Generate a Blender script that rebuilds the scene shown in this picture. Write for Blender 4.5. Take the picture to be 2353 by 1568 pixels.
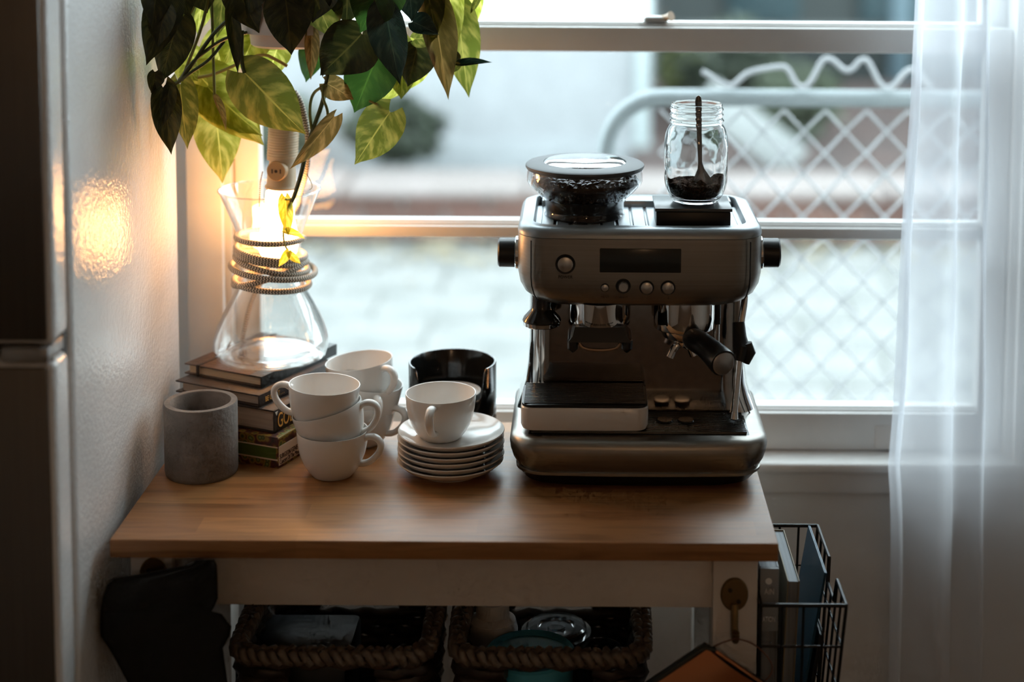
import bpy, bmesh, math, random
from mathutils import Vector, Matrix, Euler
random.seed(7)
for o in list(bpy.data.objects): bpy.data.objects.remove(o, do_unlink=True)
sc = bpy.context.scene
COL = sc.collection
PI = math.pi
R = math.radians

# ------------------------------------------------------------------ camera
W, H = 2353.0, 1568.0
FPX, PPX, PPY = 3650.0, 1340.0, 36.0          # partly rectified photograph: shifted principal point
PITCH, ROLL, CAMZ = R(5.1), R(0.35), 1.674
_f = Vector((0, math.cos(PITCH), -math.sin(PITCH)))
_r = Vector((1, 0, 0)); _u = _r.cross(_f)
_r, _u = _r*math.cos(ROLL)+_u*math.sin(ROLL), _u*math.cos(ROLL)-_r*math.sin(ROLL)
CAM = Vector((0, 0, CAMZ))
cd = bpy.data.cameras.new('camera'); cam = bpy.data.objects.new('camera', cd); COL.objects.link(cam)
mw = Matrix((( _r.x,_u.x,-_f.x,CAM.x),(_r.y,_u.y,-_f.y,CAM.y),(_r.z,_u.z,-_f.z,CAM.z),(0,0,0,1)))
cam.matrix_world = mw
cd.sensor_fit = 'HORIZONTAL'; cd.sensor_width = 36; cd.lens = FPX/W*36
cd.shift_x = (W/2-PPX)/W; cd.shift_y = (PPY-H/2)/W
cd.clip_start = 0.05; cd.clip_end = 100
cd.dof.use_dof = True; cd.dof.focus_distance = 2.03; cd.dof.aperture_fstop = 1.8
sc.camera = cam
def ray(x, y):
    d = _f + _r*((x-PPX)/FPX) - _u*((y-PPY)/FPX)
    return d/d.y
def at(x, y, Y): return CAM + ray(x, y)*Y
def atz(x, y, Z):
    d = ray(x, y); return CAM + d*((Z-CAMZ)/d.z)
PX = lambda Y: Y/FPX*0.995                       # metres per photo pixel at depth Y

# ------------------------------------------------------------------ sky, exposure
wd = bpy.data.worlds.new('sky'); sc.world = wd; wd.use_nodes = True
bg = wd.node_tree.nodes['Background']
bg.inputs[0].default_value = (0.80, 0.93, 1.0, 1); bg.inputs[1].default_value = 9.5
sc.view_settings.view_transform = 'Standard'; sc.view_settings.look = 'None'
sc.view_settings.gamma = 1.0; sc.view_settings.exposure = 0.0
sc.view_settings.use_curve_mapping = False
cy = sc.cycles
cy.use_denoising = True
cy.use_adaptive_sampling = True; cy.adaptive_threshold = .05; cy.adaptive_min_samples = 12
cy.max_bounces = 10; cy.diffuse_bounces = 4; cy.glossy_bounces = 5; cy.transmission_bounces = 9; cy.transparent_max_bounces = 24
cy.caustics_reflective = False; cy.caustics_refractive = False; cy.sample_clamp_indirect = 6
def portal(name, loc, rot, sx, sy):
    l = bpy.data.lights.new(name, 'AREA'); l.shape = 'RECTANGLE'; l.size = sx; l.size_y = sy; l.cycles.is_portal = True
    o = bpy.data.objects.new(name, l); o.location = loc; o.rotation_euler = rot; COL.objects.link(o)
portal('window_daylight', (0.06, 2.43, 1.46), (R(-90), 0, 0), 1.16, 1.30)

# ------------------------------------------------------------------ materials
MATS = {}
def _nt(name):
    m = bpy.data.materials.new(name); m.use_nodes = True
    nt = m.node_tree; return m, nt, nt.nodes['Principled BSDF'], nt.nodes['Material Output']
def N(nt, t, **kw):
    n = nt.nodes.new(t)
    for k, v in kw.items(): setattr(n, k, v)
    return n
def ramp(nt, stops):
    n = nt.nodes.new('ShaderNodeValToRGB'); e = n.color_ramp.elements
    while len(e) > 1: e.remove(e[0])
    e[0].position = stops[0][0]; e[0].color = stops[0][1]
    for p, c in stops[1:]:
        x = e.new(p); x.color = c
    return n
def c4(c): return (c[0], c[1], c[2], 1)
def M(name, col, rough=.5, metal=0, col2=None, vscale=8, bump=0, bscale=40, spec=.5, stretch=(1,1,1), coat=0, emit=None, estr=0, rvar=0):
    if name in MATS: return MATS[name]
    m, nt, b, out = _nt(name)
    b.inputs['Base Color'].default_value = c4(col); b.inputs['Roughness'].default_value = rough
    b.inputs['Metallic'].default_value = metal; b.inputs['Specular IOR Level'].default_value = spec
    b.inputs['Coat Weight'].default_value = coat
    L = nt.links
    tc = N(nt, 'ShaderNodeTexCoord'); mp = N(nt, 'ShaderNodeMapping'); mp.inputs['Scale'].default_value = stretch
    L.new(tc.outputs['Object'], mp.inputs[0])
    n = N(nt, 'ShaderNodeTexNoise'); n.inputs['Scale'].default_value = vscale; n.inputs['Detail'].default_value = 5
    L.new(mp.outputs[0], n.inputs['Vector'])
    c2 = col2 or tuple(max(0, x*.88) for x in col)
    rp = ramp(nt, [(.32, c4(col)), (.68, c4(c2))]); L.new(n.outputs['Fac'], rp.inputs[0]); L.new(rp.outputs[0], b.inputs['Base Color'])
    if rvar:
        mr = N(nt, 'ShaderNodeMapRange'); mr.inputs[3].default_value = max(0, rough-rvar); mr.inputs[4].default_value = rough+rvar
        L.new(n.outputs['Fac'], mr.inputs[0]); L.new(mr.outputs[0], b.inputs['Roughness'])
    if bump:
        n2 = N(nt, 'ShaderNodeTexNoise'); n2.inputs['Scale'].default_value = bscale; n2.inputs['Detail'].default_value = 3
        L.new(mp.outputs[0], n2.inputs['Vector'])
        bp = N(nt, 'ShaderNodeBump'); bp.inputs['Strength'].default_value = bump; bp.inputs['Distance'].default_value = .01
        L.new(n2.outputs['Fac'], bp.inputs['Height']); L.new(bp.outputs[0], b.inputs['Normal'])
    if emit:
        b.inputs['Emission Color'].default_value = c4(emit); b.inputs['Emission Strength'].default_value = estr
    MATS[name] = m; return m
def thin_glass(name, tint=(1,1,1), ior=1.45, rough=0.0, gain=1.0, base=0.0):
    if name in MATS: return MATS[name]
    m, nt, b, out = _nt(name); nt.nodes.remove(b); L = nt.links
    t = N(nt, 'ShaderNodeBsdfTransparent'); t.inputs[0].default_value = c4(tint)
    g = N(nt, 'ShaderNodeBsdfGlossy'); g.inputs['Roughness'].default_value = rough; g.inputs[0].default_value = (1,1,1,1)
    lw = N(nt, 'ShaderNodeLayerWeight'); lw.inputs[0].default_value = .5
    pw = N(nt, 'ShaderNodeMath', operation='POWER'); pw.inputs[1].default_value = 4.5; L.new(lw.outputs['Facing'], pw.inputs[0])
    r0 = ((ior-1)/(ior+1))**2                       # Schlick
    f = N(nt, 'ShaderNodeMath', operation='MULTIPLY_ADD'); f.inputs[1].default_value = 1-r0; f.inputs[2].default_value = r0; L.new(pw.outputs[0], f.inputs[0])
    mu = N(nt, 'ShaderNodeMath', operation='MULTIPLY_ADD'); mu.inputs[1].default_value = gain; mu.inputs[2].default_value = base; mu.use_clamp = True
    mx = N(nt, 'ShaderNodeMixShader')
    L.new(f.outputs[0], mu.inputs[0]); L.new(mu.outputs[0], mx.inputs[0]); L.new(t.outputs[0], mx.inputs[1]); L.new(g.outputs[0], mx.inputs[2])
    L.new(mx.outputs[0], out.inputs[0]); MATS[name] = m; return m
def real_glass(name, bump=0):
    m, nt, b, out = _nt(name); L = nt.links
    b.inputs['Transmission Weight'].default_value = 1; b.inputs['Roughness'].default_value = .0; b.inputs['IOR'].default_value = 1.45
    b.inputs['Base Color'].default_value = (.98, 1, 1, 1)
    if bump:
        tc = N(nt, 'ShaderNodeTexCoord'); n = N(nt, 'ShaderNodeTexNoise'); n.inputs['Scale'].default_value = 38; n.inputs['Detail'].default_value = 1
        bp = N(nt, 'ShaderNodeBump'); bp.inputs['Strength'].default_value = bump; bp.inputs['Distance'].default_value = .006
        L.new(tc.outputs['Object'], n.inputs['Vector']); L.new(n.outputs['Fac'], bp.inputs['Height']); L.new(bp.outputs[0], b.inputs['Normal'])
    MATS[name] = m; return m

WHITE_WALL = M('wall_paint', (.78,.77,.75), .6, bump=.05, bscale=120)
WALL_GREY = M('room_wall_paint', (.78,.70,.61), .7)
TRIM = M('trim_paint', (.80,.79,.77), .42, bump=.06, bscale=25)
CEIL = M('ceiling_paint', (.86,.82,.77), .8)
FLOOR = M('floor_boards', (.22,.14,.08), .5, col2=(.14,.085,.05), vscale=6, stretch=(1,8,1))
FRIDGE = M('fridge_enamel', (.84,.84,.84), .13, bump=.16, bscale=170, spec=.6)
STAINLESS = M('stainless_door', (.15,.145,.14), .38, 1, vscale=60, stretch=(6,1,.05))
FRIDGE_DARK = M('fridge_gasket', (.10,.10,.10), .6)
PORCELAIN = M('white_porcelain', (.80,.77,.73), .12, spec=.5)
CONCRETE = M('cast_concrete', (.225,.198,.178), .85, col2=(.15,.132,.118), vscale=30, bump=.15, bscale=180)
STEEL = M('brushed_steel', (.33,.31,.285), .36, 1, col2=(.285,.27,.245), vscale=60, stretch=(.05,1,6), bump=.015, bscale=300)
CHROME = M('polished_chrome', (.72,.72,.72), .06, 1)
MIRROR = M('polished_steel_panel', (.36,.33,.31), .10, 1, col2=(.30,.28,.26), vscale=90)
GREY_PLASTIC = M('satin_grey_top', (.32,.35,.37), .36, .65)
BLACK = M('black_plastic', (.007,.008,.0085), .36)
BLACK_GLOSS = M('black_gloss_plastic', (.010,.011,.011), .14)
LCD = M('display_glass', (.022,.026,.024), .18)
SCREEN = thin_glass('insect_screen_mesh', (.80,.80,.80), 1.2, .3, .3)
PANE = thin_glass('window_glass', (.97,.985,.98), 1.45, 0, .18)
FLASK = thin_glass('flask_glass', (.98,.985,.98), 1.5, .02, 1.5, .02)
CLEAR = thin_glass('clear_plastic', (.93,.94,.95), 1.45, .03, 1.2, .02)
HOPPER = thin_glass('smoky_clear_hopper', (.88,.88,.89), 1.5, .01, 1.1, .01)
JARGLASS = real_glass('jar_glass', .35)
BRASS = M('aged_brass', (.22,.14,.06), .45, .8)
COPPER = M('copper_metal', (.55,.22,.10), .28, 1)
WIRE = M('black_wire', (.02,.02,.02), .45, .6)

# ------------------------------------------------------------------ geometry helpers
class G:
    def __init__(s): s.v = []; s.f = []; s.uv = []
    def add(s, vs, fs, uvs=None):
        o = len(s.v); s.v += [tuple(x) for x in vs]
        for i, f in enumerate(fs):
            s.f.append(tuple(a+o for a in f)); s.uv.append(uvs[i] if uvs else None)
        return s
    def box(s, x0, x1, y0, y1, z0, z1, bev=0, seg=2):
        bm = bmesh.new(); bmesh.ops.create_cube(bm, size=1)
        for v in bm.verts:
            v.co = ((x0+x1)/2+v.co.x*(x1-x0), (y0+y1)/2+v.co.y*(y1-y0), (z0+z1)/2+v.co.z*(z1-z0))
        if bev: bmesh.ops.bevel(bm, geom=bm.edges[:]+bm.verts[:], offset=bev, segments=seg, profile=.5, affect='EDGES')
        return s.bm(bm)
    def bm(s, bm):
        bm.verts.index_update(); s.add([v.co[:] for v in bm.verts], [[v.index for v in f.verts] for f in bm.faces]); bm.free(); return s
    def lathe(s, prof, n=48, c=(0,0,0), cap=False):
        vs = []; fs = []
        for r, z in prof:
            for i in range(n):
                a = 2*PI*i/n; vs.append((c[0]+r*math.cos(a), c[1]+r*math.sin(a), c[2]+z))
        for k in range(len(prof)-1):
            for i in range(n):
                j = (i+1) % n; fs.append((k*n+i, k*n+j, (k+1)*n+j, (k+1)*n+i))
        if cap:
            fs.append(tuple(range(n-1, -1, -1))); b = (len(prof)-1)*n; fs.append(tuple(range(b, b+n)))
        return s.add(vs, fs)
    def tube(s, pts, r, n=8, closed=False, cap=True, ulen=1.0):
        pts = [Vector(p) for p in pts]; m = len(pts); vs = []; fs = []; uvs = []
        rr = r if isinstance(r, (list, tuple)) else [r]*m
        up = Vector((0,0,1)); nrm = None; acc = [0]
        for i in range(1, m): acc.append(acc[-1]+(pts[i]-pts[i-1]).length)
        for i in range(m):
            t = (pts[(i+1) % m]-pts[i-1]) if closed else (pts[min(i+1, m-1)]-pts[max(i-1, 0)])
            t.normalize()
            if nrm is None:
                nrm = t.cross(up) if abs(t.z) < .95 else t.cross(Vector((1,0,0)))
            nrm = (nrm-t*nrm.dot(t)); nrm.normalize(); b = t.cross(nrm)
            for k in range(n):
                a = 2*PI*k/n; vs.append(pts[i]+(nrm*math.cos(a)+b*math.sin(a))*rr[i])
        for i in range(m if closed else m-1):
            j = (i+1) % m
            for k in range(n):
                l = (k+1) % n; fs.append((i*n+k, i*n+l, j*n+l, j*n+k))
                u0 = acc[i]*ulen; u1 = (acc[j] if j else acc[-1]+(pts[0]-pts[-1]).length)*ulen
                uvs.append(((u0,k/n),(u0,(k+1)/n),(u1,(k+1)/n),(u1,k/n)))
        if cap and not closed:
            fs.append(tuple(range(n-1,-1,-1))); uvs.append(tuple((0,0) for _ in range(n)))
            fs.append(tuple(range((m-1)*n, m*n))); uvs.append(tuple((0,0) for _ in range(n)))
        return s.add(vs, fs, uvs)
    def loft(s, rings, cap0=True, cap1=True):
        n = len(rings[0]); vs = [p for rg in rings for p in rg]; fs = []
        for k in range(len(rings)-1):
            for i in range(n):
                j = (i+1) % n; fs.append((k*n+i, k*n+j, (k+1)*n+j, (k+1)*n+i))
        if cap0: fs.append(tuple(range(n-1,-1,-1)))
        if cap1: fs.append(tuple(range((len(rings)-1)*n, len(rings)*n)))
        return s.add(vs, fs)
    def grid(s, fn, nu, nv, uv=True):
        vs = [fn(i/nu, j/nv) for j in range(nv+1) for i in range(nu+1)]; fs = []; uvs = []
        for j in range(nv):
            for i in range(nu):
                a = j*(nu+1)+i; fs.append((a, a+1, a+nu+2, a+nu+1))
                uvs.append(((i/nu,j/nv),((i+1)/nu,j/nv),((i+1)/nu,(j+1)/nv),(i/nu,(j+1)/nv)))
        return s.add(vs, fs, uvs)
    def xf(s, mtx):
        s.v = [tuple(mtx @ Vector(v)) for v in s.v]; return s
    def mesh(s, name, mat, smooth=35):
        me = bpy.data.meshes.new(name); me.from_pydata(s.v, [], s.f)
        if any(u for u in s.uv):
            l = me.uv_layers.new(name='UVMap'); k = 0
            for f, u in zip(s.f, s.uv):
                for q in range(len(f)):
                    l.data[k].uv = u[q] if u else (0,0); k += 1
        if mat: me.materials.append(mat)
        bm = bmesh.new(); bm.from_mesh(me); bmesh.ops.recalc_face_normals(bm, faces=bm.faces); bm.to_mesh(me); bm.free()
        if smooth: me.shade_smooth(); me.set_sharp_from_angle(angle=R(smooth))
        return me
def rrect(hx, hy, r, cx=0, cy=0, z=0, n=6, bow=0):
    """rounded rectangle ring; bow pushes the front (-y) edge forward in the middle"""
    out = []
    for sx, sy, a0 in ((1,-1,-90),(1,1,0),(-1,1,90),(-1,-1,180)):
        for i in range(n+1):
            a = R(a0+90*i/n); x = sx*(hx-r)+r*math.cos(a); y = sy*(hy-r)+r*math.sin(a)
            out.append((x, y))
    # densify straight edges of front/back
    full = []
    for i, p in enumerate(out):
        full.append(p); q = out[(i+1) % len(out)]
        if abs(p[0]-q[0]) > .03 or abs(p[1]-q[1]) > .03:
            for k in range(1, 8): full.append((p[0]+(q[0]-p[0])*k/8, p[1]+(q[1]-p[1])*k/8))
    res = []
    for x, y in full:
        if bow and y < 0: y -= bow*(1-(x/hx)**2)*(-y/hy)
        res.append((cx+x, cy+y, z))
    return res
def obj(name, g, mat, parent=None, smooth=35, world=False):
    me = g if isinstance(g, bpy.types.Mesh) else g.mesh(name, mat, smooth)
    o = bpy.data.objects.new(name, me); COL.objects.link(o)
    if parent is not None:
        o.parent = parent
        if world:
            # a top-level parent carries the transform; deeper parents made with world=True sit at identity
            o.matrix_parent_inverse = Matrix.Identity(4) if parent.parent else Matrix.LocRotScale(parent.location, parent.rotation_euler, parent.scale).inverted()
    return o
def tag(o, label=None, cat=None, group=None, kind=None):
    if label: o['label'] = label
    if cat: o['category'] = cat
    if group: o['group'] = group
    if kind: o['kind'] = kind
    return o
def thing(name, label, cat, loc=(0,0,0), rotz=0, group=None, kind=None):
    o = bpy.data.objects.new(name, None); COL.objects.link(o); o.empty_display_size = .05
    o.location = loc; o.rotation_euler = (0,0,rotz)
    return tag(o, label, cat, group, kind)
def text(name, s, size, mat, parent, mtx, extrude=.0002, align='CENTER', sx=1):
    cu = bpy.data.curves.new(name, 'FONT'); cu.body = s; cu.size = size; cu.extrude = extrude; cu.align_x = align
    cu.materials.append(mat)
    tmp = bpy.data.objects.new(name+'_curve', cu); COL.objects.link(tmp)
    me = bpy.data.meshes.new_from_object(tmp.evaluated_get(bpy.context.evaluated_depsgraph_get())); me.name = name
    bpy.data.objects.remove(tmp, do_unlink=True)
    o = bpy.data.objects.new(name, me); COL.objects.link(o)
    o.parent = parent; o.matrix_local = mtx @ Matrix.Diagonal((sx,1,1,1)); return o
def struct(name, g, mat, label, cat, smooth=35):
    return tag(obj(name, g, mat, smooth=smooth), label, cat, kind='structure')
FACE_FRONT = Matrix.Rotation(R(90), 4, 'X')       # text plane facing -Y

# ================================================================== ROOM
YW = 2.27                                        # inner face of the window wall
OX0, OX1, OZ0, OZ1 = -0.515, 0.630, 0.806, 2.10
g = G().box(-1.4, OX0, YW, YW+.14, 0, 2.5).box(OX1, 1.6, YW, YW+.14, 0, 2.5).box(OX0, OX1, YW, YW+.14, 0, OZ0).box(OX0, OX1, YW, YW+.14, OZ1, 2.5)
struct('wall_back', g, WHITE_WALL, 'pale grey painted wall around and below the window', 'wall')
struct('wall_left', G().box(-1.5, -1.4, -1.9, YW+.14, 0, 2.5), WALL_GREY, 'plain side wall behind the refrigerator', 'wall')
struct('wall_right', G().box(1.6, 1.7, -1.9, YW+.14, 0, 2.5), WALL_GREY, 'plain side wall past the sheer curtain', 'wall')
struct('wall_front', G().box(-1.5, 1.7, -2.0, -1.9, 0, 2.5), WALL_GREY, 'plain room wall opposite the window', 'wall')
struct('floor', G().box(-1.5, 1.7, -2.0, YW+.14, -.06, 0), FLOOR, 'brown wooden room floor under the table', 'floor')
struct('ceiling', G().box(-1.5, 1.7, -2.0, YW+.14, 2.5, 2.56), CEIL, 'plain pale ceiling above the kitchen corner', 'ceiling')

# warm globe lamp hanging behind the photographer
lmp = thing('globe_pendant', 'warm white glass globe lamp hanging in the room', 'lamp', (.30, -1.25, 1.75))
obj('globe', G().lathe([(0,-.12)]+[(.12*math.sin(PI*k/16), -.12*math.cos(PI*k/16)) for k in range(1,16)]+[(0,.12)], 32), M('lit_globe', (.9,.8,.7), .5, emit=(1,.60,.32), estr=9), lmp)
obj('cap', G().lathe([(0,.118),(.035,.118),(.035,.16),(0,.16)], 24), BRASS, lmp)
obj('lamp_cord', G().tube([(0,0,.158),(0,0,.749)], .003, 8), BLACK, lmp)

win = thing('window_1', 'white painted sash window with clear panes behind the coffee table', 'window', (0, YW, OZ0), kind='structure')
def wpart(name, g, mat=TRIM, parent=None): return obj(name, g, mat, parent or win, world=True)
wpart('casing', G().box(-0.570, OX0-.003, YW-.018, YW, OZ0-.02, 2.18, .003))
wpart('casing', G().box(OX1+.003, 0.695, YW-.018, YW, OZ0-.02, 2.18, .003))
wpart('casing', G().box(-0.570, 0.695, YW-.018, YW, 2.10, 2.18, .003))
wpart('sill', G().box(-0.60, 0.715, 2.238, YW+.05, 0.806, 0.823, .006, 3))
wpart('sill_apron', G().box(-0.575, 0.70, 2.256, YW, 0.772, 0.806, .002))
wpart('jamb', G().box(OX0, OX0+.006, YW, YW+.14, .823, OZ1)); wpart('jamb', G().box(OX1-.006, OX1, YW, YW+.14, .823, OZ1))
wpart('outer_sill', G().box(OX0-.03, OX1+.03, YW+.06, YW+.20, .79, .822, .004))
def sash(name, y0, y1, z0, z1, rails, stile, lip):
    s = bpy.data.objects.new(name, None); COL.objects.link(s); s.parent = win
    s.matrix_parent_inverse = Matrix.Translation((0, -YW, -OZ0))
    def sp(n, g, m=TRIM): return obj(n, g, m, s)
    xa, xb = OX0+.007, OX1-.007
    sp('stile', G().box(xa, xa+stile, y0, y1, z0, z1, .003)); sp('stile', G().box(xb-stile, xb, y0, y1, z0, z1, .003))
    zs = []
    for n, a, b in rails:
        g = G().box(xa+stile, xb-stile, y0, y1, a, b, .003)
        # stepped glazing beads above the rail
        if lip:
            g.box(xa+stile, xb-stile, y0+.007, y1, b-.001, b+.0035, .001).box(xa+stile, xb-stile, y0+.012, y1, b+.002, b+.0065, .001)
        sp(n, g); zs.append((a, b))
    zs.sort()
    for k in range(len(zs)-1):
        sp('pane', G().box(xa+stile-.004, xb-stile+.004, (y0+y1)/2+.004, (y0+y1)/2+.006, zs[k][1]-.002, zs[k+1][0]+.002), PANE)
    return s
sash('lower_sash', 2.290, 2.325, .824, 1.454, [('bottom_rail', .824, .881), ('muntin', 1.1415, 1.159), ('meeting_rail', 1.417, 1.4535)], .036, True)
sash('upper_sash', 2.330, 2.362, 1.418, 2.095, [('meeting_rail', 1.418, 1.450), ('top_rail', 2.045, 2.095)], .036, True)
wpart('paint_seam_block', G().box(.437, .55, 2.2885, 2.2905, .828, .862, .0004))
# insect screen outside the lower half
wpart('insect_screen', G().box(OX0+.02, OX1-.02, 2.372, 2.3725, .83, 1.455), SCREEN)
# sash lock on the meeting rail
lk = bpy.data.objects.new('sash_lock', None); COL.objects.link(lk); lk.parent = win; lk.matrix_parent_inverse = Matrix.Translation((0, -YW, -OZ0))
LOCK = M('lock_metal', (.55,.54,.52), .4, .1); lx = at(1497, 55, 2.305).x
obj('lock_plate', G().lathe([(0,0),(.027,0),(.029,.002),(.027,.004),(0,.004)], 32, (lx, 2.307, 1.4535)).xf(Matrix.Translation((0,2.307*.55,0)) @ Matrix.Diagonal((1,.45,1,1))), LOCK, lk)
obj('lock_cam', G().box(lx-.012, lx+.024, 2.298, 2.316, 1.4575, 1.4685, .005, 3), LOCK, lk)
obj('lock_lever', G().tube([(lx+.012,2.307,1.464),(lx+.022,2.30,1.467),(lx+.028,2.294,1.469)], [.004,.0045,.0075], 12), M('lever_tip', (.45,.30,.18), .4), lk)

# ================================================================== OUTSIDE
GZ = -0.22
PAVE = M('pale_concrete', (.225,.225,.216), .9, col2=(.15,.155,.147), vscale=3.2, bump=.2, bscale=30)
DIRT = M('yard_soil', (.15,.15,.137), .95, col2=(.11,.11,.10), vscale=3)
gr = struct('ground_outside', G().box(-9, 11, YW+.14, 26, GZ-.2, GZ-.012), DIRT, 'grey yard ground with pale concrete slabs outside the window', 'ground')
slab = {}
for j in range(9):
    for i in range(9):
        x0 = -2.2+i*.52-(.26 if j % 2 else 0); y0 = 4.3+j*.42
        k = (i*7+j*3) % 4
        if k not in slab: slab[k] = G().box(-.2575, .2575, -.2075, .2075, -.05, 0, .012, 1).mesh('paving_slab', PAVE)
        o = obj('paving_slab', slab[k], None, gr); o.location = (x0, y0, GZ+random.uniform(-.006, .006))
# brick planter with pale coping
BR = [M('brick_red_%s' % 'abc'[k], c, .9, col2=tuple(x*.75 for x in c), vscale=20, bump=.3, bscale=60) for k, c in enumerate([(.155,.082,.065),(.13,.07,.055),(.18,.10,.078)])]
pl = thing('brick_planter', 'low red brick planter wall with pale coping behind the paving', 'planter', (0, 8.1, GZ), kind=None)
obj('core', G().box(-4, 4.5, 8.14, 8.66, GZ, .0), M('mortar', (.45,.42,.40), .95), pl, world=True)
bme = [G().box(-.205, .205, -.05, .05, -.035, .035, .006, 1).mesh('brick', m) for m in BR]
for rr in range(3):
    for i in range(19):
        o = obj('brick', bme[(i*5+rr*2) % 3], None, pl); o.location = (-4+.21+i*.44-(.22 if rr % 2 else 0), .05, .040+rr*.078)
for i in range(9):
    o = obj('coping', G().box(-.46, .46, -.30, .28, 0, .045, .012), M('coping_stone', (.235,.20,.19), .8, col2=(.195,.168,.156)), pl); o.location = (-3.6+i*.945, .27, .222)
# white neighbour house
HW = M('white_stucco', (.31,.322,.33), .9, bump=.1, bscale=30)
hs = thing('white_house', 'bright white stucco house wall outside, left of the gate', 'house', (-3.5, 9.6, GZ))
obj('wall', G().box(-8, .415, 9.6, 13, GZ, 3.0), HW, hs, world=True)
obj('plinth', G().box(-8, .425, 9.57, 9.6, GZ, .05), M('plinth_grey', (.34,.36,.37), .9), hs, world=True)
obj('downspout', G().tube([(.36, 9.55, GZ),(.36, 9.55, 2.95)], .045, 12), M('downspout_paint', (.36,.41,.41), .5), hs, world=True)
# darker house to the right, deeper
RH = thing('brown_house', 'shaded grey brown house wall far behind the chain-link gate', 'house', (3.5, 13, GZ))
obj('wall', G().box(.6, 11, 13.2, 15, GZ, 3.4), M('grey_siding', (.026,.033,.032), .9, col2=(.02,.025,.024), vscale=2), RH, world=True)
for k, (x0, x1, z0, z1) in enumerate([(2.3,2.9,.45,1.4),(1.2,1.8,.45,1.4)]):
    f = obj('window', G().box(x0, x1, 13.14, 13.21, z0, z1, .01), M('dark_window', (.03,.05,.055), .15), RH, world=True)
obj('reflection_strip', G().box(2.55, 2.72, 13.1, 13.19, GZ, 4, .02), M('blue_grey_reflection', (.07,.11,.13), .6), RH, world=True)  # added strip painted as the curtain edge's reflection in the window glass
struct('mulch_bed', G().box(.3, 7, 8.70, 12.7, GZ-.1, .02), M('red_brown_mulch', (.07,.042,.035), .95, col2=(.04,.03,.027), vscale=3), 'reddish brown planted ground behind the brick planter', 'ground')
# leaning pale board
bd = thing('leaning_board', 'pale blurred board leaning at a slant behind the chain-link gate', 'board', (1.22, 8.9, .04))
obj('board', G().box(-.11, .11, -.02, .02, 0, .66, .01).xf(Matrix.Rotation(R(-54), 4, 'Y') @ Matrix.Rotation(R(-6), 4, 'X')), M('pale_board', (.26,.275,.27), .8), bd)
# shrubs
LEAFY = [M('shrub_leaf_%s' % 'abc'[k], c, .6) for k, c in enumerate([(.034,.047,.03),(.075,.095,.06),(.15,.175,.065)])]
def shrub(label, loc, rx, rz, n, mat, seed):
    rnd = random.Random(seed); t = thing('shrub', label, 'shrub', loc)
    obj('stem', G().tube([(0,0,0),(.02,0,rz*.6),(0,.01,rz*1.1)], [.02,.015,.006], 6).tube([(0,0,rz*.3),(rx*.4,0,rz*1.0)], [.012,.005], 5).tube([(0,0,rz*.3),(-rx*.4,.02,rz*.9)], [.012,.005], 5), M('bark', (.12,.09,.07), .9), t)
    g = G()
    for i in range(n):
        a = rnd.uniform(0, 2*PI); b = rnd.uniform(-1, 1); q = rnd.uniform(.35, 1)**.5
        c = Vector((rx*q*math.cos(a)*math.sqrt(1-b*b), rx*.8*q*math.sin(a)*math.sqrt(1-b*b), rz*(1+q*b)))
        m = Matrix.Translation(c) @ Euler((rnd.uniform(0,6),rnd.uniform(0,6),rnd.uniform(0,6))).to_matrix().to_4x4(); s = rnd.uniform(.03,.055)
        g.add([m @ Vector(p) for p in ((0,-s*1.6,0),(s*.7,0,.006),(0,s*1.6,0),(-s*.7,0,.006))], [(0,1,2,3)])
    tag(obj('foliage', g, mat, t, smooth=0), kind='stuff')
shrub('dull green low shrub beside the white house wall, nearest the plant', (-1.82, 9.05, 0.0), .32, .20, 420, LEAFY[1], 1)
shrub('grey green low shrub standing alone before the white house wall', (-1.08, 9.05, 0.0), .29, .20, 380, LEAFY[0], 2)
shrub('bright yellow green shrub just past the white house corner', (.80, 11.2, .02), .26, .28, 420, LEAFY[2], 3)
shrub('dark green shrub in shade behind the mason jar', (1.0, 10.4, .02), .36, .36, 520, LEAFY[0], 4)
shrub('olive brown shrub low behind the gate mesh', (1.35, 9.9, .02), .3, .24, 350, LEAFY[1], 5)
# leaf litter along the planter
g = G(); rnd = random.Random(5)
for i in range(420):
    x = rnd.uniform(-2.2, 2.4); y = 8.03-abs(rnd.gauss(0, .28)); s = rnd.uniform(.02, .05); a = rnd.uniform(0, 6)
    m = Matrix.Translation((x, y, GZ+.012)) @ Euler((rnd.uniform(-.4,.4), rnd.uniform(-.4,.4), a)).to_matrix().to_4x4()
    g.add([m @ Vector(p) for p in ((0,-s,0),(s*.6,0,.004),(0,s,0),(-s*.6,0,.004))], [(0,1,2,3)])
tag(obj('leaf_litter', g, M('dry_leaf', (.22,.19,.13), .9), smooth=0), 'dry brown leaves scattered along the foot of the brick planter', 'leaves', kind='stuff')

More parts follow.
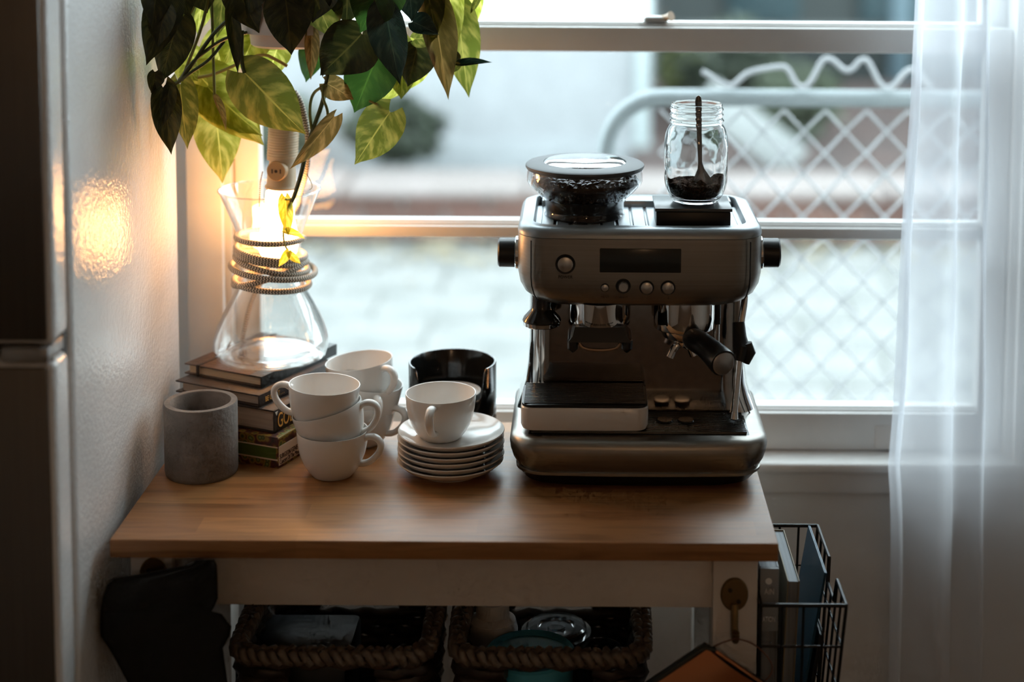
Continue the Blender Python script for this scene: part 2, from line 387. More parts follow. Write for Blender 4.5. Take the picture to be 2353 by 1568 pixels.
# chain-link gate
GY = 2.95
GAL = M('galvanised_steel', (.27,.305,.315), .5, .25, bump=.05)
LINK = M('coated_link_wire', (.40,.41,.425), .5, .1)
gate = thing('chain_link_gate', 'grey chain-link gate with rounded tube corner just outside the window', 'gate', (.7, GY, GZ))
zt = at(1700, 225, GY).z; xl = at(1392, 400, GY).x; rc = .105; pts = [(xl, GY, GZ+.02), (xl, GY, zt-rc)]
for k in range(1, 9): a = PI-PI/2*k/8; pts.append((xl+rc+rc*math.cos(a), GY, zt-rc+rc*math.sin(a)))
pts += [(.8, GY, zt), (1.35, GY, zt)]
obj('frame_tube', G().tube(pts, .0165, 16), GAL, gate, world=True)
h = .0385; px0 = xl+.10
for i in range(26):
    p = []; x0 = px0+i*h
    for k in range(36):
        z = zt-.02-k*.0405
        if z < GZ+.05: break
        p.append((x0+(h if (k+i) % 2 else 0), GY-.016+(.003 if k % 2 else -.003), z))
    obj('link_wire', G().tube(p, .0036, 6), LINK, gate, world=True)
top = [(1614,164),(1668,197),(1686,197),(1715,167),(1757,158),(1799,152),(1812,160),(1831,200),(1858,200),(1885,145),(1897,133),(1915,138),(1941,164),(1959,160),(1976,138),(1990,136),(2000,150),(2025,202),(2052,202),(2081,162),(2105,158),(2140,205)]
def smoothpts(p, n=3):
    for _ in range(n):
        q = [p[0]]
        for a, b in zip(p, p[1:]): q += [a*.75+b*.25, a*.25+b*.75]
        p = q+[p[-1]]
    return p
obj('wire_top_twist', G().tube(smoothpts([at(x, y, GY-.012) for x, y in top], 2), .0050, 8), LINK, gate, world=True)

# ================================================================== REFRIGERATOR
FX = -0.562
fr = thing('refrigerator', 'tall white refrigerator with glossy side panel beside the table', 'refrigerator', (-.90, 1.92, 0))
obj('cabinet', G().box(-1.24, FX, 1.715, 2.18, .04, 1.72, .010, 3), FRIDGE, fr, world=True)
zs = at(140, 790, 1.69).z
fd = obj('freezer_door', G().box(-1.24, FX, 1.655, 1.706, zs+.008, 1.72, .010, 4), FRIDGE, fr, world=True)
obj('door_skin', G().box(-1.232, FX-.007, 1.6525, 1.658, zs+.014, 1.714, .002), STAINLESS, fd, world=True)
ld = obj('lower_door', G().box(-1.24, FX, 1.655, 1.706, .08, zs-.010, .010, 4), FRIDGE, fr, world=True)
obj('door_skin', G().box(-1.232, FX-.007, 1.6525, 1.658, .086, zs-.016, .002), STAINLESS, ld, world=True)
obj('gasket', G().box(-1.23, FX-.006, 1.704, 1.717, .09, 1.71), FRIDGE_DARK, fr, world=True)
hg = obj('hinge', G().box(FX-.055, FX-.004, 1.648, 1.70, zs-.009, zs+.007, .003).tube([(FX-.012,1.668,zs-.014),(FX-.012,1.668,zs+.014)], .008, 12), M('hinge_grey', (.35,.35,.35), .3, .5), fr, world=True)
obj('base_grille', G().box(-1.23, FX-.01, 1.72, 1.74, .0, .06), FRIDGE_DARK, fr, world=True)

# ================================================================== TABLE
def wood_mat():
    m, nt, b, out = _nt('butcher_block'); L = nt.links
    tc = N(nt, 'ShaderNodeTexCoord')
    br = N(nt, 'ShaderNodeTexBrick'); br.offset = .37; br.inputs['Scale'].default_value = 1
    br.inputs['Brick Width'].default_value = .33; br.inputs['Row Height'].default_value = .043; br.inputs['Mortar Size'].default_value = .0
    br.inputs['Color1'].default_value = (.46,.215,.078,1); br.inputs['Color2'].default_value = (.32,.145,.055,1); br.inputs['Mortar'].default_value = (.2,.09,.04,1)
    L.new(tc.outputs['Object'], br.inputs['Vector'])
    mp = N(nt, 'ShaderNodeMapping'); mp.inputs['Scale'].default_value = (2.2, 26, 26); L.new(tc.outputs['Object'], mp.inputs[0])
    n = N(nt, 'ShaderNodeTexNoise'); n.inputs['Scale'].default_value = 3.2; n.inputs['Detail'].default_value = 8; n.inputs['Distortion'].default_value = .8
    L.new(mp.outputs[0], n.inputs['Vector'])
    rp = ramp(nt, [(.3,(.62,.60,.58,1)),(.55,(1,1,1,1)),(.75,(.80,.78,.75,1))]); L.new(n.outputs['Fac'], rp.inputs[0])
    mx = N(nt, 'ShaderNodeMix', data_type='RGBA', blend_type='MULTIPLY'); mx.inputs['Factor'].default_value = 1
    L.new(br.outputs['Color'], mx.inputs['A']); L.new(rp.outputs[0], mx.inputs['B']); L.new(mx.outputs['Result'], b.inputs['Base Color'])
    mr = N(nt, 'ShaderNodeMapRange'); mr.inputs[3].default_value = .30; mr.inputs[4].default_value = .48; L.new(n.outputs['Fac'], mr.inputs[0]); L.new(mr.outputs[0], b.inputs['Roughness'])
    bp = N(nt, 'ShaderNodeBump'); bp.inputs['Strength'].default_value = .12; bp.inputs['Distance'].default_value = .002
    L.new(n.outputs['Fac'], bp.inputs['Height']); L.new(bp.outputs[0], b.inputs['Normal'])
    return m
WOOD = wood_mat()
TBL = M('white_table_paint', (.74,.68,.62), .5, bump=.05, bscale=60)
TX0, TX1, TY0, TY1 = -.547, .231, 1.784, 2.190
tb = thing('kitchen_table', 'narrow table with brown butcher block top and white painted legs', 'table', ((TX0+TX1)/2, (TY0+TY1)/2, 0))
obj('tabletop', G().box(TX0, TX1, TY0, TY1, .8775, .900, .002, 2), WOOD, tb, world=True)
obj('apron', G().box(-.482, .158, 1.824, 1.842, .803, .8775, .001), TBL, tb, world=True)
obj('apron', G().box(-.482, .158, 2.14, 2.158, .803, .8775, .001), TBL, tb, world=True)
obj('apron', G().box(-.526, -.510, 1.86, 2.12, .803, .8775, .001), TBL, tb, world=True)
obj('apron', G().box(.187, .203, 1.86, 2.12, .803, .8775, .001), TBL, tb, world=True)
for x0, x1 in ((-.532, -.482), (.158, .211)):
    for y0, y1 in ((1.815, 1.865), (2.115, 2.165)):
        obj('leg', G().box(x0, x1, y0, y1, 0, .8775, .002), TBL, tb, world=True)
for k in range(9):
    obj('shelf_slat', G().box(-.53, .21, 1.825+k*.037, 1.855+k*.037, .520, .535, .002), TBL, tb, world=True)
obj('shelf_bearer', G().box(-.525, -.49, 1.82, 2.16, .50, .52), TBL, tb, world=True); obj('shelf_bearer', G().box(.165, .205, 1.82, 2.16, .50, .52), TBL, tb, world=True)

def brass_hook(label, x, ztop, y=1.815):
    t = thing('brass_hook', label, 'hook', (x, y, ztop))
    obj('back_plate', G().lathe([(0,0),(.0155,0),(.0165,.0012),(.015,.003),(0,.0035)], 32).xf(Matrix.Rotation(R(90), 4, 'X') @ Matrix.Diagonal((1,1.25,1,1))), BRASS, t)
    for sx, sz in ((-.005,.006),(.005,-.008)): obj('screw', G().lathe([(0,.003),(.0026,.003),(.0026,.0045),(0,.005)], 12).xf(Matrix.Translation((sx,0,sz)) @ Matrix.Rotation(R(90), 4, 'X')), M('screw_dark', (.06,.045,.03), .5, .7), t)
    obj('hook_arm', G().tube(smoothpts([Vector(p) for p in ((0,-.003,-.012),(0,-.008,-.022),(0,-.009,-.036),(0,-.014,-.048),(0,-.022,-.047),(0,-.025,-.036))], 2), .0045, 10), BRASS, t)
    return t
hk = at(1688, 1368, 1.812)
brass_hook('small aged brass hook on the white table leg beside the wire basket', hk.x, hk.z)
hk2 = at(352, 1322, 1.812)
brass_hook('small aged brass hook on the leg above the black cloth', hk2.x, hk2.z)

# copper pan hanging by a cord from the hook
hp = Vector((hk.x, 1.789, hk.z-.045))
pn = thing('copper_pan', 'copper coloured pan with dark rim hung by a thin cord', 'pan', (hp.x, hp.y, hp.z-.11))
L1 = at(1615, 1505, 1.785); R1 = at(1775, 1500, 1.785)
obj('cord', G().tube(smoothpts([hp+Vector((0,-.002,.004)), at(1650,1480,1.787), L1, at(1640,1560,1.786), at(1700,1600,1.786), at(1770,1560,1.786), at(1778,1525,1.786), at(1735,1480,1.787), hp+Vector((.001,-.002,.004))], 3), .0009, 6), M('brown_cord', (.16,.07,.05), .8), pn, world=True)
c0 = at(1640, 1500, 1.775); ax = (at(1780, 1590, 1.775)-c0).normalized(); dn = Vector((-ax.z, 0, ax.x)); dn = -dn if dn.z > 0 else dn
def pan_pt(a, b, d=0): return c0+ax*a+dn*b+Vector((0, -d, 0))
lo = [pan_pt(-.012,0), pan_pt(.085,0), pan_pt(.098,.11), pan_pt(-.055,.11)]
g = G().grid(lambda u, v: tuple(pan_pt(-.012-.043*v+(.097+.056*v)*u, .11*v, .012*math.sin(PI*u))), 12, 6)
obj('pan_face', g, COPPER, pn, world=True)
g = G().tube([pan_pt(-.055,.11,.001), pan_pt(-.012,0,.001), pan_pt(.0,-.004,.001)], .0032, 8)
obj('dark_rim', g, M('dark_rim', (.015,.02,.018), .5), pn, world=True)
obj('bright_rim', G().tube([pan_pt(.0,-.003,.002), pan_pt(.085,-.001,.004), pan_pt(.098,.11,.002)], .0028, 8), COPPER, pn, world=True)
obj('back_plate', G().loft([[p+Vector((0,.004,0)) for p in lo], [p+Vector((0,.012,0)) for p in lo]]), M('dark_rim', (.015,.02,.018), .5), pn, world=True)

# black cloth hanging on the hook at the other leg
CLOTH = M('black_cloth', (.012,.013,.013), .95, bump=.3, bscale=60)
prof = [(1287, 452, 492), (1300, 425, 498), (1330, 262, 500), (1345, 246, 500), (1375, 236, 501), (1395, 233, 492), (1405, 232, 486), (1412, 231, 510), (1440, 230, 531), (1462, 231, 528), (1490, 250, 512), (1520, 268, 516), (1568, 292, 523), (1640, 320, 528), (1720, 335, 522)]
def cl(u, v, back):
    k = v*(len(prof)-1); i = min(int(k), len(prof)-2); t = k-i
    y = prof[i][0]*(1-t)+prof[i+1][0]*t; xa = prof[i][1]*(1-t)+prof[i+1][1]*t; xb = prof[i][2]*(1-t)+prof[i+1][2]*t
    d = .016*math.sin(PI*u)**.6+.004*math.sin(u*17+v*9)+.003*math.sin(v*23+u*5)
    Yd = 1.778-d if not back else 1.800+.2*d
    Yd -= .004*(1-v)
    return tuple(at(xa+(xb-xa)*u, y, Yd))
g = G().grid(lambda u, v: cl(u, v, 0), 18, 28).grid(lambda u, v: cl(u, v, 1), 18, 28)
cm = obj('black_cloth', g, CLOTH, smooth=60)
bm = bmesh.new(); bm.from_mesh(cm.data)
bd_ = [e for e in bm.edges if e.is_boundary]; bmesh.ops.bridge_loops(bm, edges=bd_); bm.to_mesh(cm.data); bm.free()
tag(cm, 'bulky black cloth hanging under the table edge beside the refrigerator', 'cloth')

# ================================================================== WICKER BASKETS
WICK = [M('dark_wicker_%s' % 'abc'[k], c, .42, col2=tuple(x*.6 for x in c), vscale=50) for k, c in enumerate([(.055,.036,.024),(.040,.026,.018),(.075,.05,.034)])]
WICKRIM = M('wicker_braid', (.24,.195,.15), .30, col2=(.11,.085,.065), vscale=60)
def perim(hx, hy, r, n):
    base = rrect(hx, hy, r, n=5); pts = [Vector((p[0], p[1], 0)) for p in base]
    L = [0]
    for a, b in zip(pts, pts[1:]+pts[:1]): L.append(L[-1]+(b-a).length)
    out = []
    for i in range(n):
        t = L[-1]*i/n; k = max(j for j in range(len(L)) if L[j] <= t+1e-9); k = min(k, len(pts)-1)
        a = pts[k]; b = pts[(k+1) % len(pts)]; q = (t-L[k])/max(1e-9, L[k+1]-L[k]); out.append(a*(1-q)+b*q)
    return out
def basket(label, cx, cy, hx, hy, z0, z1, grp):
    t = thing('wicker_basket', label, 'basket', (cx, cy, z0), group=grp)
    n = 96; hgt = z1-z0; rows = 15
    for k in range(rows):
        f = (k+.5)/rows; sc_ = .90+.10*f; ring = perim(hx*sc_, hy*sc_, .03, n); z = f*hgt
        pts = [p+p.normalized()*(.0035*math.sin(i*PI/2+(PI if k % 2 else 0)))+Vector((0,0,z+.001*math.sin(i*1.3+k))) for i, p in enumerate(ring)]
        cut = .70 <= f <= .93
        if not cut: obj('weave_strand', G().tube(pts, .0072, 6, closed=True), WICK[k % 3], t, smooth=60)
        else:
            segs = []; cur = []
            for p in pts+pts[:1]:
                if abs(p.x) < .048 and abs(p.y) > hy*.7:
                    if len(cur) > 1: segs.append(cur)
                    cur = []
                else: cur.append(p)
            if len(cur) > 1: segs.append(cur)
            if len(segs) > 2: segs = [segs[-1]+segs[0][1:]]+segs[1:-1]
            for s_ in segs: obj('weave_strand', G().tube(s_, .0072, 6), WICK[k % 3], t, smooth=60)
    ring = perim(hx, hy, .03, n)
    for k in range(3):
        g_ = G(); pts = []
        for i in range(n*3):
            a = i/(n*3)*n; p = ring[int(a) % n].lerp(ring[(int(a)+1) % n], a-int(a)); ph = 2*PI*(i/(n*3)*26+k/3)
            pts.append(p+p.normalized()*(.009*math.sin(ph))+Vector((0,0,hgt+.008*math.sin(2*ph)*.8+.003)))
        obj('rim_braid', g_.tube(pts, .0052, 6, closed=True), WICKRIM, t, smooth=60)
    obj('liner', G().box(-hx*.88, hx*.88, -hy*.88, hy*.88, .0, .006), WICK[1], t)
    return t
BZ0, BZ1 = .535, .724
basket('dark wicker basket holding little, under the table nearest the black cloth', -.302, 1.985, .117, .135, BZ0, BZ1, 'wicker baskets under the table')
basket('dark wicker basket full of lids and a white bottle under the table', -.036, 1.985, .115, .135, BZ0, BZ1, 'wicker baskets under the table')
# contents
bt = at(1132, 1430, 1.998)
t = thing('white_bottle', 'white round bottle with a brown wooden stick, in the wicker basket', 'bottle', (bt.x, 1.998, .541))
obj('body', G().lathe([(0,0),(.031,0),(.033,.004),(.033,.150),(.030,.162),(.022,.168),(.0215,.182),(.019,.186),(0,.186)], 40), M('milky_plastic', (.80,.79,.80), .35), t)
obj('wooden_stick', G().tube([(0,0,.18),(.0,.0,.235)], .006, 12), M('stick_wood', (.45,.24,.09), .5), t)
ld_ = at(1278, 1440, 2.03)
t = thing('plastic_cup', 'clear plastic cup with a round ridged lid in the wicker basket', 'cup', (ld_.x, 2.03, .541))
obj('cup_body', G().lathe([(0,0),(.032,0),(.034,.002),(.043,.123)], 40), M('smoky_cup', (.05,.05,.05), .2), t)
obj('lid', G().lathe([(.043,.121),(.0465,.122),(.0475,.127),(.0465,.131),(.041,.131),(.040,.137),(.037,.139),(.025,.138),(.024,.134),(.013,.133),(.012,.138),(0,.138)], 48), thin_glass('clear_ridged_lid', (.85,.87,.88), 1.5, .14, 1.8, .20), t)
bl = at(1218, 1500, 1.90)
t = thing('blue_tub', 'bright blue round plastic tub at the front of the wicker basket', 'tub', (bl.x, 1.918, .541))
BLUE = M('blue_plastic', (.09,.48,.68), .3)
obj('body', G().lathe([(0,0),(.048,0),(.050,.003),(.054,.148)], 44), BLUE, t)
obj('lid', G().lathe([(.054,.146),(.0575,.147),(.0575,.157),(.055,.160),(.051,.158),(.049,.155),(0,.155)], 48), BLUE, t)
gl = at(1372, 1505, 1.92)
t = thing('glass_tumbler', 'clear glass rim beside the blue tub in the basket', 'glass', (.026, 1.925, .541))
obj('body', G().lathe([(0,0),(.024,0),(.0255,.003),(.0282,.160),(.0268,.160),(.0240,.006),(0,.006)], 40), CLEAR, t)
lf = at(640, 1490, 1.93)
tag(obj('dark_light_block', G().box(lf.x-.05, lf.x+.09, 1.90, 2.04, .541, .690, .008), BLACK), 'dark box inside the wicker basket, tall to block light through its handle hole', 'box')  # made tall so no light shows through the basket's handle hole

# ================================================================== WIRE BASKET
A_b = .2575; wb = thing('wire_basket', 'black wire basket of magazines hung at the end of the table', 'basket', (.262, 1.915, .60))
zt_ = .818; xr0, xr1, yf, yb = .2135, .314, 1.800, 2.030; dz = .21
def wbp(x, y, k):  # taper toward the bottom, k 0 top .. 1 bottom
    return Vector((.2635+(x-.2635)*(1-.30*k) if x > .2635 else x, 1.915+(y-1.915)*(1-.14*k), zt_-dz*k))
def wobj(n, pts, r=.0017): obj(n, G().tube(pts, r, 6), WIRE, wb, world=True)
wobj('top_rail', [wbp(xr0,yf,0), wbp(xr1,yf,0)], .0024); wobj('top_rail', [wbp(xr0,yb,0), wbp(xr1,yb,0)], .0024)
wobj('top_rail', [wbp(xr0,yf,0), wbp(xr0,yb,0)], .0024)
wobj('top_rail', [wbp(xr1,yf,0), wbp(xr1,1.868,0), wbp(xr1,1.875,.14), wbp(xr1,1.925,.14), wbp(xr1,1.932,0), wbp(xr1,yb,0)], .0024)
for k in (.25, .5, .75, 1):
    wobj('hoop_wire', [wbp(xr0,yf,k), wbp(xr1,yf,k), wbp(xr1,yb,k), wbp(xr0,yb,k), wbp(xr0,yf,k)])
for i in range(8):
    y = yf+(yb-yf)*i/7; top_k = .14 if 1.87 < y < 1.93 else 0
    wobj('side_wire', [wbp(xr1,y,top_k), wbp(xr1,y,1), wbp(xr0,y,1), wbp(xr0,y,0)], .0021 if i in (0,7) else .0017)
for i in range(1, 4):
    x = xr0+(xr1-xr0)*i/4
    wobj('end_wire', [wbp(x,yb,0), wbp(x,yb,1), wbp(x,yf,1), wbp(x,yf,0)])
obj('hanger_bracket', G().box(.2112, .2150, 1.83, 1.86, .80, .822).box(.2112, .2150, 2.12, 2.14, .80, .822).tube([(.213,1.845,.819),(.213,2.13,.819)], .0022, 6), WIRE, wb, world=True)
def sheaf(name, label, cat, x0, x1, y0, y1, z0, z1, lean, mat, edge, leany=0):
    t = thing(name, label, cat, ((x0+x1)/2, (y0+y1)/2, z0))
    hx, hy, hz = (x1-x0)/2, (y1-y0)/2, z1-z0
    m = Matrix.Rotation(R(lean), 4, 'Y') @ Matrix.Rotation(R(leany), 4, 'X')
    obj('cover', G().box(-hx, -hx+.0012, -hy, hy, 0, hz).box(hx-.0012, hx, -hy, hy, 0, hz).box(-hx, hx, hy-.0012, hy, 0, hz).xf(m), mat, t)
    obj('pages', G().box(-hx+.0014, hx-.0014, -hy+.002, hy-.0014, .002, hz-.002).xf(m), edge, t)
    return t
PAPER = M('page_edges', (.62,.57,.50), .8, col2=(.48,.43,.36), vscale=300, stretch=(1,1,.02))
GPAPER = M('grey_page_edges', (.26,.28,.30), .6, col2=(.15,.165,.18), vscale=260, stretch=(1,.02,.02))
m1 = sheaf('booklet', 'grey soft booklet with white print in the wire basket', 'booklet',   .2150, .2372, 1.830, 1.985, .614, .852, 0, M('grey_cover', (.30,.32,.34), .45), GPAPER)
obj('flap', G().box(-.0112, .0112, -.083, -.079, .160, .2375, .001), M('grey_cover', (.30,.32,.34), .45), m1)
PRINT = M('white_print', (.85,.86,.86), .6)
text('lettering', 'AIN', .010, PRINT, m1, Matrix.Translation((.000,-.0836,.206)) @ FACE_FRONT, sx=.7)
text('lettering', 'ATION', .009, PRINT, m1, Matrix.Translation((0,-.0836,.172)) @ FACE_FRONT, sx=.55)
obj('logo', G().lathe([(0,0),(.004,0),(.004,.0004),(0,.0004)], 16).xf(Matrix.Translation((-.001,-.0832,.222)) @ FACE_FRONT), PRINT, m1)
sheaf('notebook', 'thick grey edged notebook standing in the wire basket', 'notebook', .2415, .2560, 1.835, 1.985, .614, .832, 2, M('buff_cover', (.28,.22,.13), .6), GPAPER)
sheaf('folder', 'deep blue folder leaning in the wire basket', 'folder', .2600, .2630, 1.850, 1.990, .612, .838, 9, M('blue_folder', (.015,.09,.17), .4), M('blue_folder', (.015,.09,.17), .4))
sheaf('black_notebook', 'thin black notebook leaning at the open side of the wire basket', 'notebook', .268, .273, 1.85, 2.0, .612, .76, 9, M('black_cover', (.015,.017,.02), .5), M('black_cover', (.015,.017,.02), .5))

# ================================================================== SHEER CURTAIN
def sheer_mat():
    m, nt, b, out = _nt('sheer_voile'); nt.nodes.remove(b); L = nt.links
    t = N(nt, 'ShaderNodeBsdfTransparent'); t.inputs[0].default_value = (.97,.98,1,1)
    tl = N(nt, 'ShaderNodeBsdfTranslucent'); tl.inputs[0].default_value = (.90,.92,.96,1)
    df = N(nt, 'ShaderNodeBsdfDiffuse'); df.inputs[0].default_value = (.82,.84,.88,1)
    m1_ = N(nt, 'ShaderNodeMixShader'); m1_.inputs[0].default_value = .35; L.new(tl.outputs[0], m1_.inputs[1]); L.new(df.outputs[0], m1_.inputs[2])
    lw = N(nt, 'ShaderNodeLayerWeight'); lw.inputs[0].default_value = .45
    tc = N(nt, 'ShaderNodeTexCoord'); nz = N(nt, 'ShaderNodeTexNoise'); nz.inputs['Scale'].default_value = 900; L.new(tc.outputs['Object'], nz.inputs['Vector'])
    mr = N(nt, 'ShaderNodeMapRange'); mr.inputs[3].default_value = .60; mr.inputs[4].default_value = .95; L.new(lw.outputs['Facing'], mr.inputs[0])
    m2_ = N(nt, 'ShaderNodeMixShader'); L.new(mr.outputs[0], m2_.inputs[0]); L.new(t.outputs[0], m2_.inputs[1]); L.new(m1_.outputs[0], m2_.inputs[2])
    L.new(m2_.outputs[0], out.inputs[0]); return m
SHEER = sheer_mat()
# photo outline of the leading edge and of the inner folds, by height
lead = [(-400,2112),(0,2103),(250,2092),(400,2078),(500,2073),(800,2060),(1000,2048),(1130,2038),(1200,2045),(1300,2046),(1568,2040),(2400,2020)]
def lerp_tab(tab, y):
    for (a, xa), (b_, xb) in zip(tab, tab[1:]):
        if y <= b_: return xa+(xb-xa)*(y-a)/(b_-a)
    return tab[-1][1]
# fold path in plan: (fraction across, depth offset)
fold = [(0,0),(.10,-.012),(.135,.010),(.115,.026),(.10,.036),(.22,.030),(.36,.010),(.50,-.006),(.60,.004),(.66,.022),(.655,.036),(.74,.030),(.86,.010),(.93,-.004),(.965,.012),(.955,.03),(1.05,.028),(1.3,.02),(1.6,.024)]
fp = smoothpts([Vector((a, b, 0)) for a, b in fold], 2)
def cur2(u, v):
    z = 2.28-v*2.265
    # photo row of this height at the curtain depth
    yrow = PPY+FPX*((CAMZ-z)/2.18-math.tan(PITCH))*1.02
    k = u*(len(fp)-1); i = min(int(k), len(fp)-2); p = fp[i].lerp(fp[i+1], k-i)
    xa = lerp_tab(lead, yrow); xb = 2288-.014*max(0, yrow)
    Y = 2.175+p.y*(1.0+.25*math.sin(yrow*.004))+.003*math.sin(yrow*.011+u*9)-.006*max(0, v-.5)
    c = at(xa+(xb-xa)*p.x, yrow, 2.175)
    return (c.x, Y, z)
cu = obj('sheer_curtain', G().grid(cur2, 90, 60), SHEER, smooth=80)
tag(cu, 'white sheer curtain hanging in folds over the window end', 'curtain')

# ================================================================== BOOKS
def wood_dark(name, c): return M(name, c, .45, col2=tuple(x*.6 for x in c), vscale=14, bump=.06, bscale=90)
def book(name, label, cat, corner, rot, lx, ly, z0, h, cover, pages, over=.003, spine='right', ctk=.0022):
    """corner = near-right corner of the cover in plan; the spine faces local +x"""
    t = thing(name, label, cat, (corner[0], corner[1], z0), R(rot))
    obj('cover', G().box(-lx, 0, 0, ly, 0, ctk, .0006).box(-lx, 0, 0, ly, h-ctk, h, .0006).box(-.0024, 0, 0, ly, 0, h, .0008), cover, t)
    obj('pages', G().box(-lx+over+.002, -.003, over, ly-over, ctk, h-ctk), pages, t)
    return t
CREAM = M('cream_pages', (.60,.45,.30), .8, col2=(.46,.33,.21), vscale=220, stretch=(.03,.03,1))
TAN = M('tan_pages', (.50,.40,.32), .8, col2=(.38,.30,.24), vscale=220, stretch=(.03,.03,1))
BLKCOV = M('black_book_cloth', (.045,.032,.026), .5, bump=.1, bscale=200)
# cigar box at the bottom
bx = thing('cigar_box', 'patterned cigar box with green and cream panels at the bottom of the books', 'box', (-.393, 2.006, .9), R(-22))
zb = .0415
def pattern_mat():
    m, nt, b, out = _nt('cigar_box_border'); L = nt.links
    tc = N(nt, 'ShaderNodeTexCoord'); v = N(nt, 'ShaderNodeTexVoronoi'); v.inputs['Scale'].default_value = 95
    L.new(tc.outputs['Object'], v.inputs['Vector'])
    rp = ramp(nt, [(0,(.35,.42,.10,1)),(.25,(.05,.07,.02,1)),(.42,(.30,.20,.03,1)),(.6,(.10,.02,.015,1)),(.9,(.03,.02,.015,1))])
    L.new(v.outputs['Distance'], rp.inputs[0]); 
    mm = N(nt, 'ShaderNodeMath', operation='MULTIPLY'); mm.inputs[1].default_value = 1.0
    L.new(rp.outputs[0], b.inputs['Base Color']); b.inputs['Roughness'].default_value = .35; return m
BORDER = pattern_mat()
obj('body', G().box(-.15, 0, 0, .165, 0, zb, .0006), BORDER, bx)
GREENP = M('green_panel', (.10,.15,.02), .4, col2=(.07,.10,.015)); CREAMP = M('cream_panel', (.66,.52,.38), .5)
obj('front_panel', G().box(-.148, -.0035, -.0006, .0005, .0125, .0275), GREENP, bx)
for z0, z1 in ((.0105,.0125),(.0275,.0290)): obj('front_stripe', G().box(-.149, -.0005, -.0007, .0005, z0, z1), CREAMP, bx)
obj('side_label', G().box(-.0005, .0007, .001, .164, .004, .029), CREAMP, bx)
obj('rim_stripe', G().box(-.0005, .0006, 0, .165, .0395, .0412), M('gold_stripe', (.45,.36,.12), .4), bx)
SIDE = Matrix.Rotation(R(90), 4, 'Z') @ FACE_FRONT
DARKINK = M('dark_ink', (.05,.02,.015), .6)
text('lettering', 'SURGEON GENERAL', .0092, DARKINK, bx, Matrix.Translation((.0009,.0025,.0120)) @ SIDE, align='LEFT', sx=.62)
text('lettering', 'Cancers Of The Mouth', .0088, DARKINK, bx, Matrix.Translation((.0009,.0025,.0050)) @ SIDE, align='LEFT', sx=.60)
b2 = book('thick_book', 'thick black book lettered GOD in orange on its spine', 'book', (-.4005, 2.022), -24, .145, .160, .9415, .0305, BLKCOV, TAN)
ORANGE = M('orange_ink', (.85,.42,.09), .5)
text('lettering', 'GOD', .028, ORANGE, b2, Matrix.Translation((.0006,.006,.0055)) @ SIDE, align='LEFT', sx=.62)
obj('ornament', G().lathe([(0,0),(.0035,0),(.0035,.0005),(0,.0005)], 3).xf(Matrix.Translation((.0002,.004,.0265)) @ Matrix.Rotation(R(90), 4, 'Y')), M('pale_ink', (.75,.70,.62), .6), b2)
b3 = book('hardcover_book', 'black hardcover lettered BE GREAT under the top notebook', 'book', (-.4225, 2.034), -26, .140, .170, .972, .0165, BLKCOV, TAN, .006)
text('lettering', 'BE GREAT . . .', .0098, ORANGE, b3, Matrix.Translation((.0006,.012,.0046)) @ SIDE, align='LEFT', sx=.72)
b4 = book('leather_notebook', 'brown black elastic-band notebook at the top under the glass flask', 'notebook', (-.4255, 2.064), -27, .132, .168, .9885, .0150, M('dark_leather', (.075,.042,.026), .38, bump=.12, bscale=160), CREAM, .004)
obj('elastic_band', G().box(-.1105, -.1055, -.0012, .1692, .0148, .0157).box(-.1105, -.1055, -.0013, -.0004, -.0002, .0157), M('elastic', (.03,.02,.016), .7), b4)
obj('spine_wrap', G().box(-.020, .0006, -.0004, .1684, .0146, .0154).box(-.0004, .0008, -.0004, .1684, 0, .0154), M('black_spine', (.016,.020,.020), .4, bump=.1, bscale=120), b4)

# ================================================================== CONCRETE POT
pt = thing('concrete_pot', 'empty round grey concrete pot at the table corner', 'pot', (-.490, 1.995, .9))
obj('body', G().lathe([(0,0),(.044,0),(.0455,.0015),(.0465,.006),(.0466,.093),(.0458,.0945),(.0385,.0945),(.0375,.093),(.0365,.020),(0,.018)], 64), CONCRETE, pt)

# ================================================================== CUPS
cup_prof = [(0,.0025),(.022,.002),(.0235,0),(.0260,.0003),(.0272,.002),(.0325,.0085),(.0380,.0180),(.0420,.0290),(.0442,.0400),(.0453,.0510),(.0458,.0580),(.0455,.0592),(.0445,.0590),(.0437,.0560),(.0428,.0470),(.0410,.0360),(.0375,.0250),(.0320,.0145),(.022,.0075),(0,.006)]
CUP_ME = G().lathe(cup_prof, 64).mesh('bowl', PORCELAIN, 50)
hpts = smoothpts([Vector(p) for p in ((.0425,0,.0505),(.050,0,.0545),(.060,0,.0535),(.0665,0,.0455),(.0635,0,.034),(.054,0,.0235),(.046,0,.0185),(.036,0,.0175))], 2)
HND_ME = G().tube(hpts, .0042, 12)
HND_ME = HND_ME.xf(Matrix.Diagonal((1,1.35,1,1))).mesh('handle', PORCELAIN, 60)
def cup(label, x, y, z, hrot, tilt=0, tdir=0, grp='white coffee cups'):
    t = thing('coffee_cup', label, 'cup', (x, y, z), group=grp)
    t.rotation_euler = (Matrix.Rotation(R(tdir), 3, 'Z') @ Matrix.Rotation(R(tilt), 3, 'Y') @ Matrix.Rotation(R(hrot-tdir), 3, 'Z')).to_euler()
    obj('bowl', CUP_ME, None, t); obj('handle', HND_ME, None, t); return t
def xat(px, Y, y=1000): return at(px, y, Y).x
Yc = 1.990
cup('white cup at the bottom of the front cup stack', xat(764, Yc), Yc, .9, -12)
cup('tilted white cup in the middle of the front cup stack', xat(775, Yc), Yc+.004, .9300, -6, -14, 0)
cup('white cup with handle to the left on top of the front stack', xat(740, Yc), Yc+.004, .9590, 176, 3, 0)
Yd = 2.105
cup('white cup at the bottom of the rear cup stack beside the books', xat(832, Yd), Yd, .9, -20)
